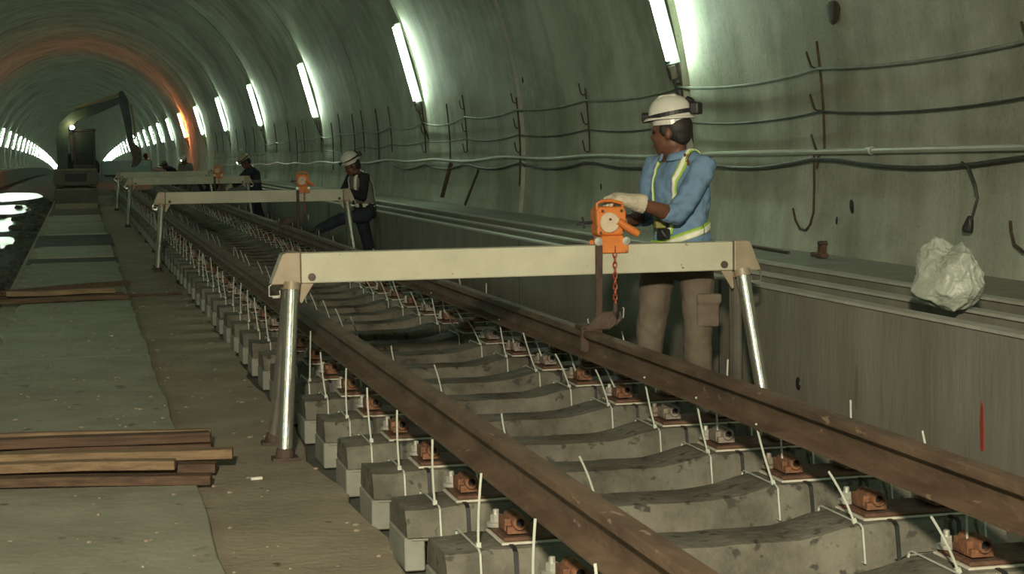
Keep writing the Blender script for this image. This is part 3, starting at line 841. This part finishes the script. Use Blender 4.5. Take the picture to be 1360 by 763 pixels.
    def strap(s, q, z_low, width, name, m, off=.007, dx=.085, back=True):
        J = s.J; ax = (J['chest']-J['pelvis']).normalized(); sg = 1 if q == 'L' else -1
        sh = (J['sL']+J['sR'])/2; low = J['pelvis']+ax*z_low; l = s.L*sg
        P = [(low+l*dx*.6, s.F), (low.lerp(J['chest'], .5)+l*dx*.75, s.F), (J['chest']+l*dx*.9, s.F), (sh+l*dx-ax*.06, s.F+ax*.15), (sh+l*dx-ax*.05, s.F+ax*1.1), (sh+l*dx-ax*.05, ax)]
        if back: P += [(sh+l*dx-ax*.05, ax*1.1-s.F), (sh+l*dx-ax*.06, -s.F+ax*.15), (J['chest']+l*dx*.9, -s.F), (low+l*dx*.6, -s.F)]
        return s.ribbon(P, width, s.L, name, m, off, n=80)

# --- the worker in the blue shirt
J1 = dict(F=(-.90, -.42, 0), pelvis=(2.99, 8.80, .86), chest=(2.985, 8.80, 1.18), neck=(2.965, 8.79, 1.355),
          head=(2.935, 8.79, 1.480), HF=(-.80, .55, -.05), HU=(-.06, .04, 1),
          sL=(3.065, 8.645, 1.305), sR=(2.91, 8.945, 1.305), eL=(2.885, 8.56, 1.06), eR=(2.86, 8.97, 1.05), wL=(2.640, 8.47, 1.135), wR=(2.63, 8.74, 1.02),
          hL=(3.055, 8.735, .80), hR=(2.90, 8.895, .80), kL=(3.045, 8.70, .43), kR=(2.85, 8.90, .44), aL=(3.06, 8.76, .035), aR=(2.86, 8.95, .035), fL=(-.75, -.6, 0), fR=(-.95, -.1, 0))
p = Person('man in light blue shirt and white helmet gripping the orange hoist', J1, (2.97, 8.83, -.03), .0105)
p.body(); p.shirt('shirt_blue', sleeve=.30, collar='shirt_blue', disp=.05, dsize=.10)
tr = p.trousers('trouser_brown', w=1.0, disp=.03); p.boots()
p.hand('L', (-1, -.1, .22), (.2, -.15, 1), curl=.95, fat=1.2, thumb=1.25)
p.hand('R', (-1, -.2, .1), (0, .3, 1), curl=.6)
p.helmet(pack=True)
p.waist(.098, .046, 'waist_belt', 'lime', off=.005, tilt=-.055, phase=-.5)
p.waist(.092, .030, 'belt_stripe', 'reflective', off=.010, tilt=-.055, phase=-.5)
for q in 'LR':
    p.strap(q, .10, .034, 'vest_strap', 'lime', off=.005)
    p.strap(q, .10, .018, 'strap_stripe', 'reflective', off=.010)
mb = MB(); mb.box((2.845, 8.70, 1.02), (.055, .05, .055)); p.finish(mb, 'belt_pouch', 'olive', voxel=.008, smooth=3)
mb = MB(); mb.box((2.86, 8.69, .965), (.06, .05, .05)); mb.tube([(2.84, 8.665, .985), (2.865, 8.655, .945)], .012, 8); p.finish(mb, 'belt_tool', 'black', voxel=.007, smooth=2)
# cargo pocket on the near leg
rot = Matrix.Rotation(R_(-12), 3, 'Z')
mb = MB(); mb.box((3.075, 8.635, .575), (.115, .034, .17), rot); mb.box((3.077, 8.622, .635), (.125, .034, .05), rot)
p.finish(mb, 'cargo_pocket', 'pocket_brown', voxel=.009, smooth=4, parent=tr)

# --- the worker in the grey and black vest, one foot up on the rail
o2 = Vector((3.45, 22.5, 0))
def at2(x, y, z): return (o2.x+x, o2.y+y, z)
J2 = dict(F=(-.93, -.36, 0), pelvis=at2(.03, 0, .66), chest=at2(-.015, 0, .95), neck=at2(-.06, -.01, 1.12), head=at2(-.125, -.01, 1.205), HF=(-.93, -.1, -.36), HU=(-.35, 0, .93),
          sL=at2(.01, -.17, 1.07), sR=at2(-.11, .15, 1.07), eL=at2(-.03, -.22, .82), eR=at2(-.24, .10, .86), wL=at2(-.24, -.26, .90), wR=at2(-.33, -.06, .86),
          hL=at2(.04, -.09, .60), hR=at2(-.02, .09, .60), kL=at2(-.30, -.12, .55), kR=at2(.06, .10, .27), aL=at2(-.60, -.12, .42), aR=at2(.12, .12, .035), fL=(-1, -.1, .05), fR=(-1, .1, 0))
p = Person('worker in grey and black vest and white helmet stepping onto the rail', J2, (o2.x, o2.y, -.03), .014)
p.body(); p.shirt('black_cloth', sleeve=1.0, disp=.015); p.trousers('navy', disp=.02); p.boots()
p.hand('L', (-1, 0, -.3), (0, -.2, 1), curl=.5, vox=.006); p.hand('R', (-1, -.2, -.2), (0, .2, 1), curl=.5, vox=.006)
p.helmet(pack=True)
# vest: grey panel over the shoulders and sides
vb = MB(); sh = (p.J['sL']+p.J['sR'])/2; ax = (p.J['chest']-p.J['pelvis']).normalized()
vb.tube([p.J['pelvis']+ax*.06, (p.J['pelvis']+p.J['chest'])/2, p.J['chest'], sh-ax*.005, sh+(p.J['neck']-sh)*.55], [(.168, .135), (.169, .133), (.183, .139), (.176, .112), (.115, .092)], 22, hint=p.L)
vo = p.finish(vb, 'vest', 'vest_grey', smooth=5, disp=.012); p.sh = vo
p.waist(.055, .05, 'waist_belt', 'black_cloth', off=.006)
for a in (-.5, .25, 1.0):
    c = p.J['pelvis']+ax*.055
    p.ribbon([(c, p.L*math.cos(a+.14*k)+p.F*math.sin(a+.14*k)) for k in range(4)], .045, ax, 'belt_stripe', 'reflective', off=.012, n=12)
for q in 'LR': p.strap(q, .12, .040, 'vest_strap', 'reflective', off=.008)

# --- the stooping worker by the third gantry
o3 = Vector((3.36, 35.7, 0))
def at3(x, y, z): return (o3.x+x, o3.y+y, z)
J3 = dict(F=(-.98, -.15, 0), pelvis=at3(.0, 0, .68), chest=at3(-.03, 0, .97), neck=at3(-.10, 0, 1.11), head=at3(-.18, 0, 1.185), HF=(-.86, -.1, -.5), HU=(-.5, 0, .86),
          sL=at3(-.05, -.17, 1.05), sR=at3(-.10, .17, 1.05), eL=at3(-.24, -.20, .84), eR=at3(-.30, .15, .86), wL=at3(-.46, -.15, .74), wR=at3(-.46, .05, .76),
          hL=at3(.02, -.09, .62), hR=at3(.02, .09, .62), kL=at3(-.12, -.10, .32), kR=at3(.05, .12, .30), aL=at3(.0, -.10, .035), aR=at3(.14, .12, .035), fL=(-1, -.1, 0), fR=(-1, .1, 0))
p = Person('stooping worker in dark jacket and tan helmet at the third gantry', J3, (o3.x, o3.y, -.03), .016)
p.body(); p.shirt('navy', sleeve=1.0, disp=.015); p.trousers('navy', disp=.02); p.boots()
p.hand('L', (-1, 0, -.5), (0, -.2, 1), curl=.5, vox=.007); p.hand('R', (-1, -.2, -.4), (0, .2, 1), curl=.5, vox=.007)
p.helmet('helmet_tan', lamp=True, lit=True)
p.waist(.14, .06, 'vest_band', 'vest_grey', off=.006)
mb = MB(); mb.tube([at3(-.17, -.16, .78), at3(-.19, -.17, .64)], [.035, .03], 8); p.finish(mb, 'tool_pouch', 'lip', voxel=.012)

# --- small far workers
def far_worker(x, y, face, lean, label, shirt, trousers, helmet, vest=False, lit=False, low=0.0, hgt=0.0):
    F = Vector((face[0], face[1], 0)).normalized(); L = Vector((0, 0, 1)).cross(F); o = Vector((x, y, 0))
    def P(f, l, z): return tuple(o+F*f+L*l+Vector((0, 0, z)))
    ph = .80-low+hgt; sn, cs = math.sin(R_(lean)), math.cos(R_(lean))
    def T(u, f=0, l=0): return P(sn*u+cs*f, l, ph+cs*u-sn*f)
    J = dict(F=tuple(F), pelvis=T(0), chest=T(.32), neck=T(.50), head=T(.60, .045), HF=tuple(F*.95+Vector((0, 0, -.25-sn*.4))), HU=(F.x*.25, F.y*.25, 1),
             sL=T(.44, 0, .18), sR=T(.44, 0, -.18), eL=T(.20, .10, .23), eR=T(.20, .12, -.23), wL=T(.10, .33, .14), wR=T(.10, .33, -.12),
             hL=P(0, .09, ph-.06), hR=P(0, -.09, ph-.06), kL=P(.12+low*.5, .11, (ph-.06)*.52), kR=P(.05+low*.5, -.11, (ph-.06)*.52), aL=P(.02, .12, .035), aR=P(-.12, -.12, .035), fL=tuple(F), fR=tuple(F))
    p = Person(label, J, (x, y, -.03), .02)
    p.body(); p.shirt(shirt, sleeve=1.0, disp=.012); p.trousers(trousers, disp=.015); p.boots()
    hd = F*.8+Vector((0, 0, -.5))
    p.hand('L', hd, (F.x*.4, F.y*.4, .9), curl=.5, vox=.009); p.hand('R', hd, (F.x*.4, F.y*.4, .9), curl=.5, vox=.009)
    p.helmet(helmet, lamp=True, lit=lit)
    if vest:
        for q in 'LR': p.strap(q, .02, .07, 'vest_strap', 'reflective', off=.01, dx=.09)
        p.waist(.06, .06, 'vest_band', 'reflective', off=.01)
    return p
far_worker(3.10, 58.5, (-.9, .3), 45, 'far worker in dark clothes bending beside the farthest gantry', 'black_cloth', 'navy', 'helmet_tan', low=.22)
far_worker(3.30, 57.0, (-.5, -.8), 22, 'far worker in brownish clothes with a lit headlamp', 'vest_grey', 'trouser_brown', 'helmet_white', lit=True, low=.20)
far_worker(3.05, 84.0, (-.6, .8), 6, 'far worker in navy standing beyond the grey trolley', 'navy', 'navy', 'black', low=.20)
far_worker(3.40, 48.0, (-.7, -.7), 72, 'far worker bent double in a vest with crossed white straps', 'navy', 'navy', 'helmet_white', vest=True, low=.22)

# ------------------------------------------------------------------ timber on the walkway
def plank(x0, y0, x1, y1, z, wd, th, m, label, tilt=0):
    d = Vector((x1-x0, y1-y0, 0)); L = d.length
    mb = MB(); n = 8; rg = []; rn = random.Random(int(1000*(x1+y1+z)))
    for i in range(n+1):
        t = -L/2+L*i/n; b = .004*math.sin(i*.9+x1*7)
        e = rn.uniform(-.003, .003)
        rg.append([(t, -wd/2+e, -th/2+b), (t, wd/2+e, -th/2+b), (t, wd/2+e, th/2+b), (t, -wd/2+e, th/2+b)])
    mb.rings(rg); o = mb.build('timber_plank', m, bevel=.003)
    if y0 < 12: y0 -= .22; y1 -= .22
    o.location = ((x0+x1)/2, (y0+y1)/2, z); o.rotation_euler = (R_(tilt), 0, math.atan2(d.y, d.x))
    return tag(o, label, 'plank', 'timber planks on the walkway')
S0 = .026
plank(-1.30, 8.12, .50, 7.80, S0+.021, .085, .040, 'wood_dark', 'dark plank at the front of the near timber pile')
plank(-1.22, 8.22, .36, 7.95, S0+.062, .075, .040, 'wood_light', 'pale plank lying on the front dark plank of the near pile')
plank(-1.35, 8.38, .54, 8.08, S0+.021, .095, .040, 'wood_dark', 'dark plank under the longest plank of the near pile')
plank(-1.30, 8.42, .62, 8.17, S0+.064, .095, .042, 'wood_light', 'longest pale-edged plank on top of the near timber pile')
plank(-1.25, 8.62, .575, 8.40, S0+.020, .09, .038, 'wood_dark', 'dark plank in the middle of the near timber pile')
plank(-1.35, 8.86, .56, 8.64, S0+.020, .10, .038, 'wood_dark', 'rear bottom plank of the near timber pile')
plank(-1.30, 8.72, .555, 8.66, S0+.066, .085, .045, 'wood_dark', 'dark beam on top at the rear of the near pile')
plank(-1.02, 9.00, .57, 8.80, S0+.060, .055, .040, 'wood_light', 'narrow pale batten along the rear of the near pile')
plank(-1.0, 17.35, .42, 17.45, S0+.025, .12, .045, 'wood_dark', 'front plank of the far timber pile on the walkway')
plank(-1.1, 17.85, .38, 17.70, S0+.025, .12, .045, 'wood_dark', 'middle plank of the far timber pile on the walkway')
plank(-1.0, 17.55, .44, 18.6, S0+.075, .11, .045, 'wood_dark', 'slanting plank on top of the far timber pile')
plank(-.95, 17.95, .30, 18.05, S0+.028, .11, .045, 'wood_light', 'pale plank at the back of the far timber pile')
plank(-.7, 17.55, .30, 17.62, S0+.075, .10, .045, 'wood_light', 'pale plank lying on the far timber pile')
plank(.40, 18.0, .95, 18.15, .012, .05, .022, 'wood_dark', 'thin dark stick at the right end of the far timber pile')
# scraps on the floor
tag(MB().box((.70, 7.72, .008), (.05, .02, .012), Matrix.Rotation(.2, 3, 'Z')).build('paper_scrap', 'scrap_white', bevel=.002), 'tiny white scrap on the tan floor near the gantry foot', 'scrap')
tag(MB().box((1.67, 8.0, .166), (.09, .022, .006), Matrix.Rotation(.1, 3, 'Z')).build('plastic_strip', 'scrap_white', bevel=.001), 'short white plastic strip lying on a sleeper beside the left rail', 'strip')
rnd = random.Random(77)
mb = MB()
for i in range(420):
    t = rnd.uniform(4.5, 22); x = rnd.uniform(-.5, .98); r = rnd.uniform(.004, .013)
    zt_ = .024 if x < .42 and t < 23 else 0
    mb.ball((x, t, zt_+r*.2), (r*rnd.uniform(.8, 1.6), r, r*.6), seg=5, nr=3)
o = mb.build('floor_grit', 'debris'); o['kind'] = 'stuff'; o['label'] = 'small crumbs of grit scattered over the walkway floor'; o['category'] = 'grit'

# ------------------------------------------------------------------ things on the right wall
def wx(z, off=.0): return wall_x(z, off)
HOOKZ = (1.372, 1.655, 1.955)
def rod(yy, label, top=2.12, bottom=1.36, hooks=True, group='rebar hangers on the right wall', r=.011):
    t = thing('rebar_hanger', label, 'hanger', (wx(1.36), yy, 1.36), group)
    X0 = wx(1.36)
    mb = MB(); n = 7
    pts = [(wx(bottom+(top-bottom)*i/n, .03)-X0, 0, bottom+(top-bottom)*i/n-1.36) for i in range(n+1)]
    mb.tube(pts, r, 6); mb.build('rod', 'rod_rust', t, smooth=True)
    if hooks:
        for z in HOOKZ:
            x = wx(z, .03)-X0
            mb = MB(); mb.tube([(x-.005, 0, z-1.36-.018), (x-.015, .05, z-1.36-.02), (x-.022, .10, z-1.36-.005), (x-.03, .165, z-1.36+.10)], .0075, 6)
            mb.build('hook', 'rod_rust', t, smooth=True)
rods = [8.85+3.0*i for i in range(21)]
for i, yy in enumerate(rods):
    top = 2.12; bot = 1.36
    if i == 1: lab = 'rusty rebar hanger with bent hooks right of the blue-shirted worker'
    elif i == 2: lab = 'rebar hanger below the large glaring lamp'
    elif i == 3: lab, top = 'faint rebar hanger just left of the blue-shirted worker', 2.0
    elif i == 4: lab, top, bot = 'long rebar hanger, second left of the blue-shirted worker', 2.0, .95
    elif i == 0: lab = 'rebar hanger on the right wall at the picture edge'
    else: lab = 'distant rebar hanger on the wall beyond the near worker'
    rod(yy, lab, top=top, bottom=bot, hooks=i < 7, r=.010)
# extra bare rods between, further down the wall
for yy in (25.0, 31.2, 34.0, 37.0, 43.3):
    rod(yy, 'plain bare rebar stub on the wall beyond the near worker', top=1.95+.25*random.random(), bottom=1.2-.4*random.random(), hooks=False, group='bare rebar stubs')
def cable(nm, pts, r, m, label, cat='cable', seg=6):
    return tag(MB().tube(pts, r, seg).build(nm, m, smooth=True), label, cat)
def sagline(z0, sag, off, ya=6.0, yb=70, zdrift=0.0, seed=1, step=3.0, y_first=5.85):
    rn = random.Random(seed); pts = []; yy = y_first
    while yy < yb:
        sg = sag*rn.uniform(.6, 1.5)
        for k in range(8):
            t = k/8; z = z0+zdrift*(yy+3*t-9)-sg*4*t*(1-t)
            pts.append((wx(z, off), yy+step*t, z))
        yy += step
    return pts
cable('wall_cable', sagline(1.955, .055, .045, zdrift=-.0085, seed=4), .0105, 'cable_grey', 'uppermost thin cable sagging between the wall hooks')
cable('wall_cable', sagline(1.655, .035, .045, zdrift=-.008, seed=5), .007, 'cable_dark', 'middle thin dark cable running along the wall')
def pipe_pts(seed, z0, off, amp, ya, yb, drift=-.008):
    rn = random.Random(seed); pts = []; t = ya
    ph = rn.uniform(0, 6)
    while t < yb:
        a = amp*(0 if t < 13 else min(1, (t-13)/5))
        z = z0+drift*(t-9)+a*math.sin(t*1.45+ph)+a*.5*math.sin(t*.7); pts.append((wx(z, off), t, z)); t += .35
    return pts
cable('conduit_pipe', pipe_pts(3, 1.372, .04, .018, 5.5, 66), .021, 'pipe_grey', 'pale grey conduit pipe running along the wall at shoulder height', 'pipe', 8)
tag(MB().lathe([(.021, 0), (.027, .003), (.027, .06), (.021, .063)], 12, axis_m((wx(1.36, .04), 11.05, 1.357), (0, 1, 0))).build('pipe_coupling', 'pipe_grey', smooth=35), 'short coupling sleeve on the pale conduit pipe', 'coupling')
# thick dark cable drooping under the pipe
pts = []
for i in range(60):
    t = 6+.4*i; z = 1.345-.009*(t-9)-.075*abs(math.sin((t-8.85)*math.pi/3.0))-.01; pts.append((wx(z, .05), t, z))
cable('power_cable', pts, .013, 'cable_dark', 'thick dark cable drooping below the conduit pipe')
# J hook hanging below the pipe
xh = wx(1.1, .03)
t = cable('j_hook', [(xh, 12.02, 1.35), (xh, 12.02, 1.1), (xh, 12.03, .92), (xh-.01, 12.07, .83), (xh-.01, 12.15, .785), (xh-.01, 12.26, .79), (xh-.01, 12.34, .85), (xh-.01, 12.39, .935)], .0095, 'rod_rust', 'rusty J-shaped rebar hook hanging below the conduit pipe', 'hook')
cable('rebar_stub', [(xh, 11.94, 1.34), (xh-.02, 11.92, 1.24)], .011, 'rod_rust', 'short rebar stub beside the J-shaped hook', 'hook')
# cable with a plug
t = thing('plug_cable', 'dangling cable with a dark plug on the right wall', 'cable', (5.06, 9.6, 1.3))
mb = MB(); P0 = Vector((5.06, 9.6, 1.3))
mb.tube([Vector(q)-P0 for q in ((5.07, 9.78, 1.285), (5.06, 9.68, 1.26), (5.05, 9.58, 1.16), (5.05, 9.55, 1.08), (5.04, 9.58, .99), (5.04, 9.60, .955))], .009, 6); mb.build('cord', 'cable_dark', t, smooth=True)
mb = MB(); mb.lathe([(.012, .04), (.02, .03), (.032, -.02), (.034, -.045), (.026, -.055)], 10, axis_m(Vector((5.035, 9.62, .935))-P0, (0.1, -.25, 1))); mb.build('plug', 'black', t, smooth=35)
cable('j_hook', [(wx(.95, .03), 9.21, .96), (wx(.95, .03), 9.20, .90), (wx(.85, .04), 9.13, .83), (wx(.8, .04), 9.02, .795), (wx(.8, .05), 8.90, .80)], .010, 'rod_rust', 'bent rebar hook low on the wall at the right edge of the picture', 'hook')
# chipped holes in the lining
def chip(yy, z, ry, rz, label, x=None, m='bed'):
    X = (x if x else wx(z)); mb = MB(); n = 9
    o = MB().ball((0, 0, 0), (.012, ry, rz), None, 9, 6).build('wall_chip', m, smooth=True)
    o.location = (X, yy, z); o.rotation_euler = (R_(random.uniform(-30, 30)), 0, 0)
    tag(o, label, 'hole')
chip(11.42, .975, .035, .055, 'dark chipped hole in the wall right of the gantry', m='black')
chip(11.55, 2.33, .12, .12, 'brown stained hole at the top edge of the picture', m='rod_rust')
chip(11.65, .87, .015, .03, 'small dark chip above the brown scrap on the ledge', m='black')
chip(20.5, 2.2, .03, .05, 'small dark hole on the wall left of the worker', m='black')
chip(17.5, 1.0, .02, .04, 'tiny dark hole low on the wall behind the hoist', m='black')
chip(8.72, .165, .03, .035, 'small dark round hole in the bench face', x=BX, m='black')
# red paint stripe on the bench
mb = MB()
mb.prism([(-.015, -.10), (.012, -.10), (.018, .0), (.014, .08), (.002, .105), (-.008, .08), (-.014, .0)], 0, .003, lambda u, v, w: (BX-.0015-w, 6.75+u, .232+v))
tag(mb.build('paint_mark', 'red_paint'), 'red painted vertical stripe on the bench face', 'mark')
# steel straps leaning on the wall further along
for (ya, za, yb, zb_, lab) in ((24.9, 1.20, 25.1, .72, 'dark flat bar hanging on the wall behind the second gantry'), (23.1, 1.12, 23.5, .66, 'dark plank leaning on the wall beyond the bench')):
    cable('flat_bar', [(wx(za, .04), ya, za), (wx(zb_, .10), yb, zb_)], [(.03, .012)]*2, 'rod_rust', lab, 'bar')
# brown scrap on the ledge
t = thing('steel_bracket', 'rusty brown bracket lying on the ledge right of the gantry', 'bracket', (4.86, 11.4, BZ-.01))
MB().box((0, 0, .02), (.05, .20, .03)).build('base', 'plate_rust', t, bevel=.004)
MB().box((0, -.04, .065), (.04, .07, .07), Matrix.Rotation(.3, 3, 'X')).build('lug', 'plate_rust', t, bevel=.008)
MB().lathe([(.018, -.03), (.018, .03)], 10, axis_m((0, -.05, .10), (1, 0, 0))).build('pin', 'steel_dark', t)
cable('ledge_rod', [(4.84, 11.9, BZ+.0), (4.85, 12.6, BZ+.005), (4.83, 13.1, BZ)], .012, 'rod_rust', 'thin dark rod lying on the ledge behind the gantry end', 'rod')
# plastic sack on the bench
def sack():
    rn = random.Random(19); planes = []
    for k in range(46):
        n_ = Vector((rn.gauss(0, 1), rn.gauss(0, 1), rn.gauss(0, 1))).normalized(); planes.append((n_, rn.uniform(.80, 1.06)))
    bm = bmesh.new(); bmesh.ops.create_icosphere(bm, subdivisions=6, radius=1.0)
    for v in bm.verts:
        c = v.co.normalized(); r = 1.22
        for n_, d in planes:
            t = n_.dot(c)
            if t > .15: r = min(r, d/t)
        tt = max(0.0, min(1.0, (c.z+1)/2))
        fold = 1-abs(noise.noise(Vector((c.x*2.6+7, c.y*2.6, c.z*1.2))))*2.6
        crease = abs(noise.noise(c*7.5+Vector((2, 5, 1))))
        r *= 1+.07*max(0, fold)**2-.05*crease+.008*noise.noise(c*20)
        q = c*r
        ear = .30*math.exp(-((c.y-.55)**2+(c.x-.1)**2)/.09)*max(0, c.z)+.12*math.exp(-((c.y+.62)**2+c.x**2)/.06)*max(0, c.z)-.12*math.exp(-((c.y+.15)**2)/.04)*max(0, c.z)
        wd = 1.0-.22*tt+.06*math.sin(tt*9)
        z = q.z*.165+.165+ear*.22
        v.co = Vector((q.x*.135*wd, q.y*.205*wd+.02*tt, max(z, 0.0)))
    me = bpy.data.meshes.new('plastic_sack'); bm.to_mesh(me); bm.free()
    for p_ in me.polygons: p_.use_smooth = True
    me.materials.append(MATS['sack_white'])
    o = obj('plastic_sack', me); o.location = (3.83, 7.50, BZ-.006); o.scale = (1, 1.02, .93); o.rotation_euler = (0, 0, R_(24))
    tag(o, 'crumpled white plastic sack standing on the service bench', 'sack')
sack()

# ------------------------------------------------------------------ excavator far on the walkway
ex = thing('excavator', 'green mini excavator with raised arm standing far down the tunnel', 'excavator', (-.08, 50, 0))
for s in (-1, 1):
    mb = MB(); pr = []
    for k in range(20):
        a = 2*math.pi*k/20; pr.append(((.62 if math.cos(a) > 0 else -.62)+.24*math.cos(a), .27+.24*math.sin(a)))
    mb.prism(pr, -.13, .13, lambda u, v, w: (s*.42+w, u, v)); trk = mb.build('track', 'rubber', ex, bevel=.02)
    for yy in (-.62, .62): MB().lathe([(.16, -.14), (.16, .14)], 16, axis_m((s*.42, yy, .27), (1, 0, 0))).build('wheel', 'steel_dark', trk)
MB().box((0, 0, .42), (.7, .8, .22)).build('undercarriage', 'steel_dark', ex, bevel=.02)
mb = MB(); mb.prism([(-.95, .05), (-.90, .12), (-.93, .45), (-.98, .50), (-1.02, .45), (-.98, .05)], -.55, .55, lambda u, v, w: (w, u, v)); bl = mb.build('dozer_blade', 'excavator_beige', ex, bevel=.01)
for s in (-.3, .3): MB().box((s, -.65, .28), (.08, .6, .1)).build('blade_arm', 'steel_dark', bl)
mb = MB(); mb.prism([(-.56, .55), (.56, .55), (.60, .75), (.56, 1.0), (-.56, 1.0), (-.60, .75)], -.68, .75, lambda u, v, w: (u, w, v)); hs = mb.build('house', 'excavator_beige', ex, bevel=.04, bseg=2)
MB().box((0, -.69, .78), (.55, .03, .22)).build('grille', 'black', hs, bevel=.005)
cabn = MB()
for x in (-.02, .50):
    for yy in (-.35, .55): cabn.box((x, yy, 1.5), (.06, .06, 1.06))
cabn.box((.24, .1, 2.03), (.62, 1.04, .07)); cabn.box((.24, .1, 1.04), (.60, 1.0, .12))
cb = cabn.build('cab', 'black', ex, bevel=.008)
for yy in (-.355, .555): MB().box((.24, yy, 1.52), (.46, .012, .90)).build('window', 'cab_glass', cb)
MB().box((.525, .1, 1.52), (.012, .84, .9)).build('window', 'cab_glass', cb)
def link(pts, ws, y0, y1, nm, m, par):
    mb = MB(); P = [Vector((a, 0, b)) for a, b in pts]; up = []; dn = []
    for i, q in enumerate(P):
        t = (P[min(i+1, len(P)-1)]-P[max(i-1, 0)]).normalized(); nn = Vector((-t.z, 0, t.x))
        up.append(q+nn*ws[i]); dn.append(q-nn*ws[i])
    poly = [(q.x, q.z) for q in up]+[(q.x, q.z) for q in reversed(dn)]
    mb.prism(poly, y0, y1, lambda u, v, w: (u, w, v)); return mb.build(nm, m, par, bevel=.012)
bo = link([(-.32, 1.0), (-.34, 1.75), (-.26, 2.14), (.0, 2.40), (.62, 2.60), (1.27, 2.84)], [.13, .15, .17, .15, .12, .08], -.35, -.17, 'boom', 'excavator_green', ex)
link([(.02, 2.60), (.6, 2.78), (1.2, 2.98)], [.04, .045, .03], -.30, -.22, 'arm_cylinder', 'excavator_tan', bo)
link([(-.06, 1.2), (-.10, 1.95)], [.05, .04], -.30, -.22, 'boom_cylinder', 'steel_dark', bo)
ar = link([(1.24, 3.06), (1.30, 2.80), (1.40, 2.2), (1.46, 1.62)], [.05, .13, .10, .06], -.34, -.18, 'dipper_arm', 'excavator_green', ex)
link([(1.50, 2.70), (1.58, 2.1), (1.56, 1.75)], [.035, .035, .02], -.30, -.22, 'bucket_cylinder', 'excavator_tan', ar)
mb = MB(); mb.prism([(1.40, 1.62), (1.54, 1.68), (1.72, 1.50), (1.74, 1.22), (1.60, 1.05), (1.44, 1.02), (1.50, 1.28)], -.52, .0, lambda u, v, w: (u, w, v)); mb.build('bucket', 'steel_dark', ex, bevel=.015)
lm = MB().lathe([(.05, .0), (.07, .02), (.07, .05), (.03, .06)], 12, axis_m((-.06, -.42, 2.10), (0, -1, 0))).build('work_lamp', 'steel_dark', ex)
MB().lathe([(.02, .061), (.06, .056), (.062, .050)], 12, axis_m((-.06, -.42, 2.10), (0, -1, 0))).build('lamp_lens', 'lamp_glass', lm)
l = bpy.data.lights.new('excavator_lamp_light', 'POINT'); l.energy = 3; l.color = (1, .85, .4); l.shadow_soft_size = .05
lo = bpy.data.objects.new('excavator_lamp_light', l); COL.objects.link(lo); lo.location = (-.16, 49.42, 2.16)
# ramp plate in front of the excavator
mb = MB(); mb.prism([(47.4, .0), (48.6, .0), (48.6, .10), (48.2, .12)], -.62, .46, lambda u, v, w: (w, u, v))
tag(mb.build('ramp_plate', 'excavator_beige', bevel=.01), 'beige ramp plate on the walkway in front of the excavator', 'ramp')

# ------------------------------------------------------------------ trolley on the far track
tr = thing('rail_trolley', 'grey box trolley standing on the far end of the track', 'trolley', (1.62, 66, .525))
MB().box((0, 0, .36), (1.75, 2.6, .50)).build('box_body', 'trolley_grey', tr, bevel=.03)
MB().box((0, 0, .09), (1.5, 2.4, .08)).build('chassis', 'steel_dark', tr, bevel=.01)
for x in (XL-1.62, XR-1.62):
    for yy in (-.8, .8): MB().lathe([(.10, -.035), (.11, -.03), (.11, .03), (.10, .035)], 16, axis_m((x, yy, .11), (1, 0, 0))).build('wheel', 'steel_dark', tr, smooth=35)
for s in (-1, 1): MB().box((s*.86, -1.31, .36), (.05, .03, .5)).build('corner_post', 'excavator_beige', tr, bevel=.004)
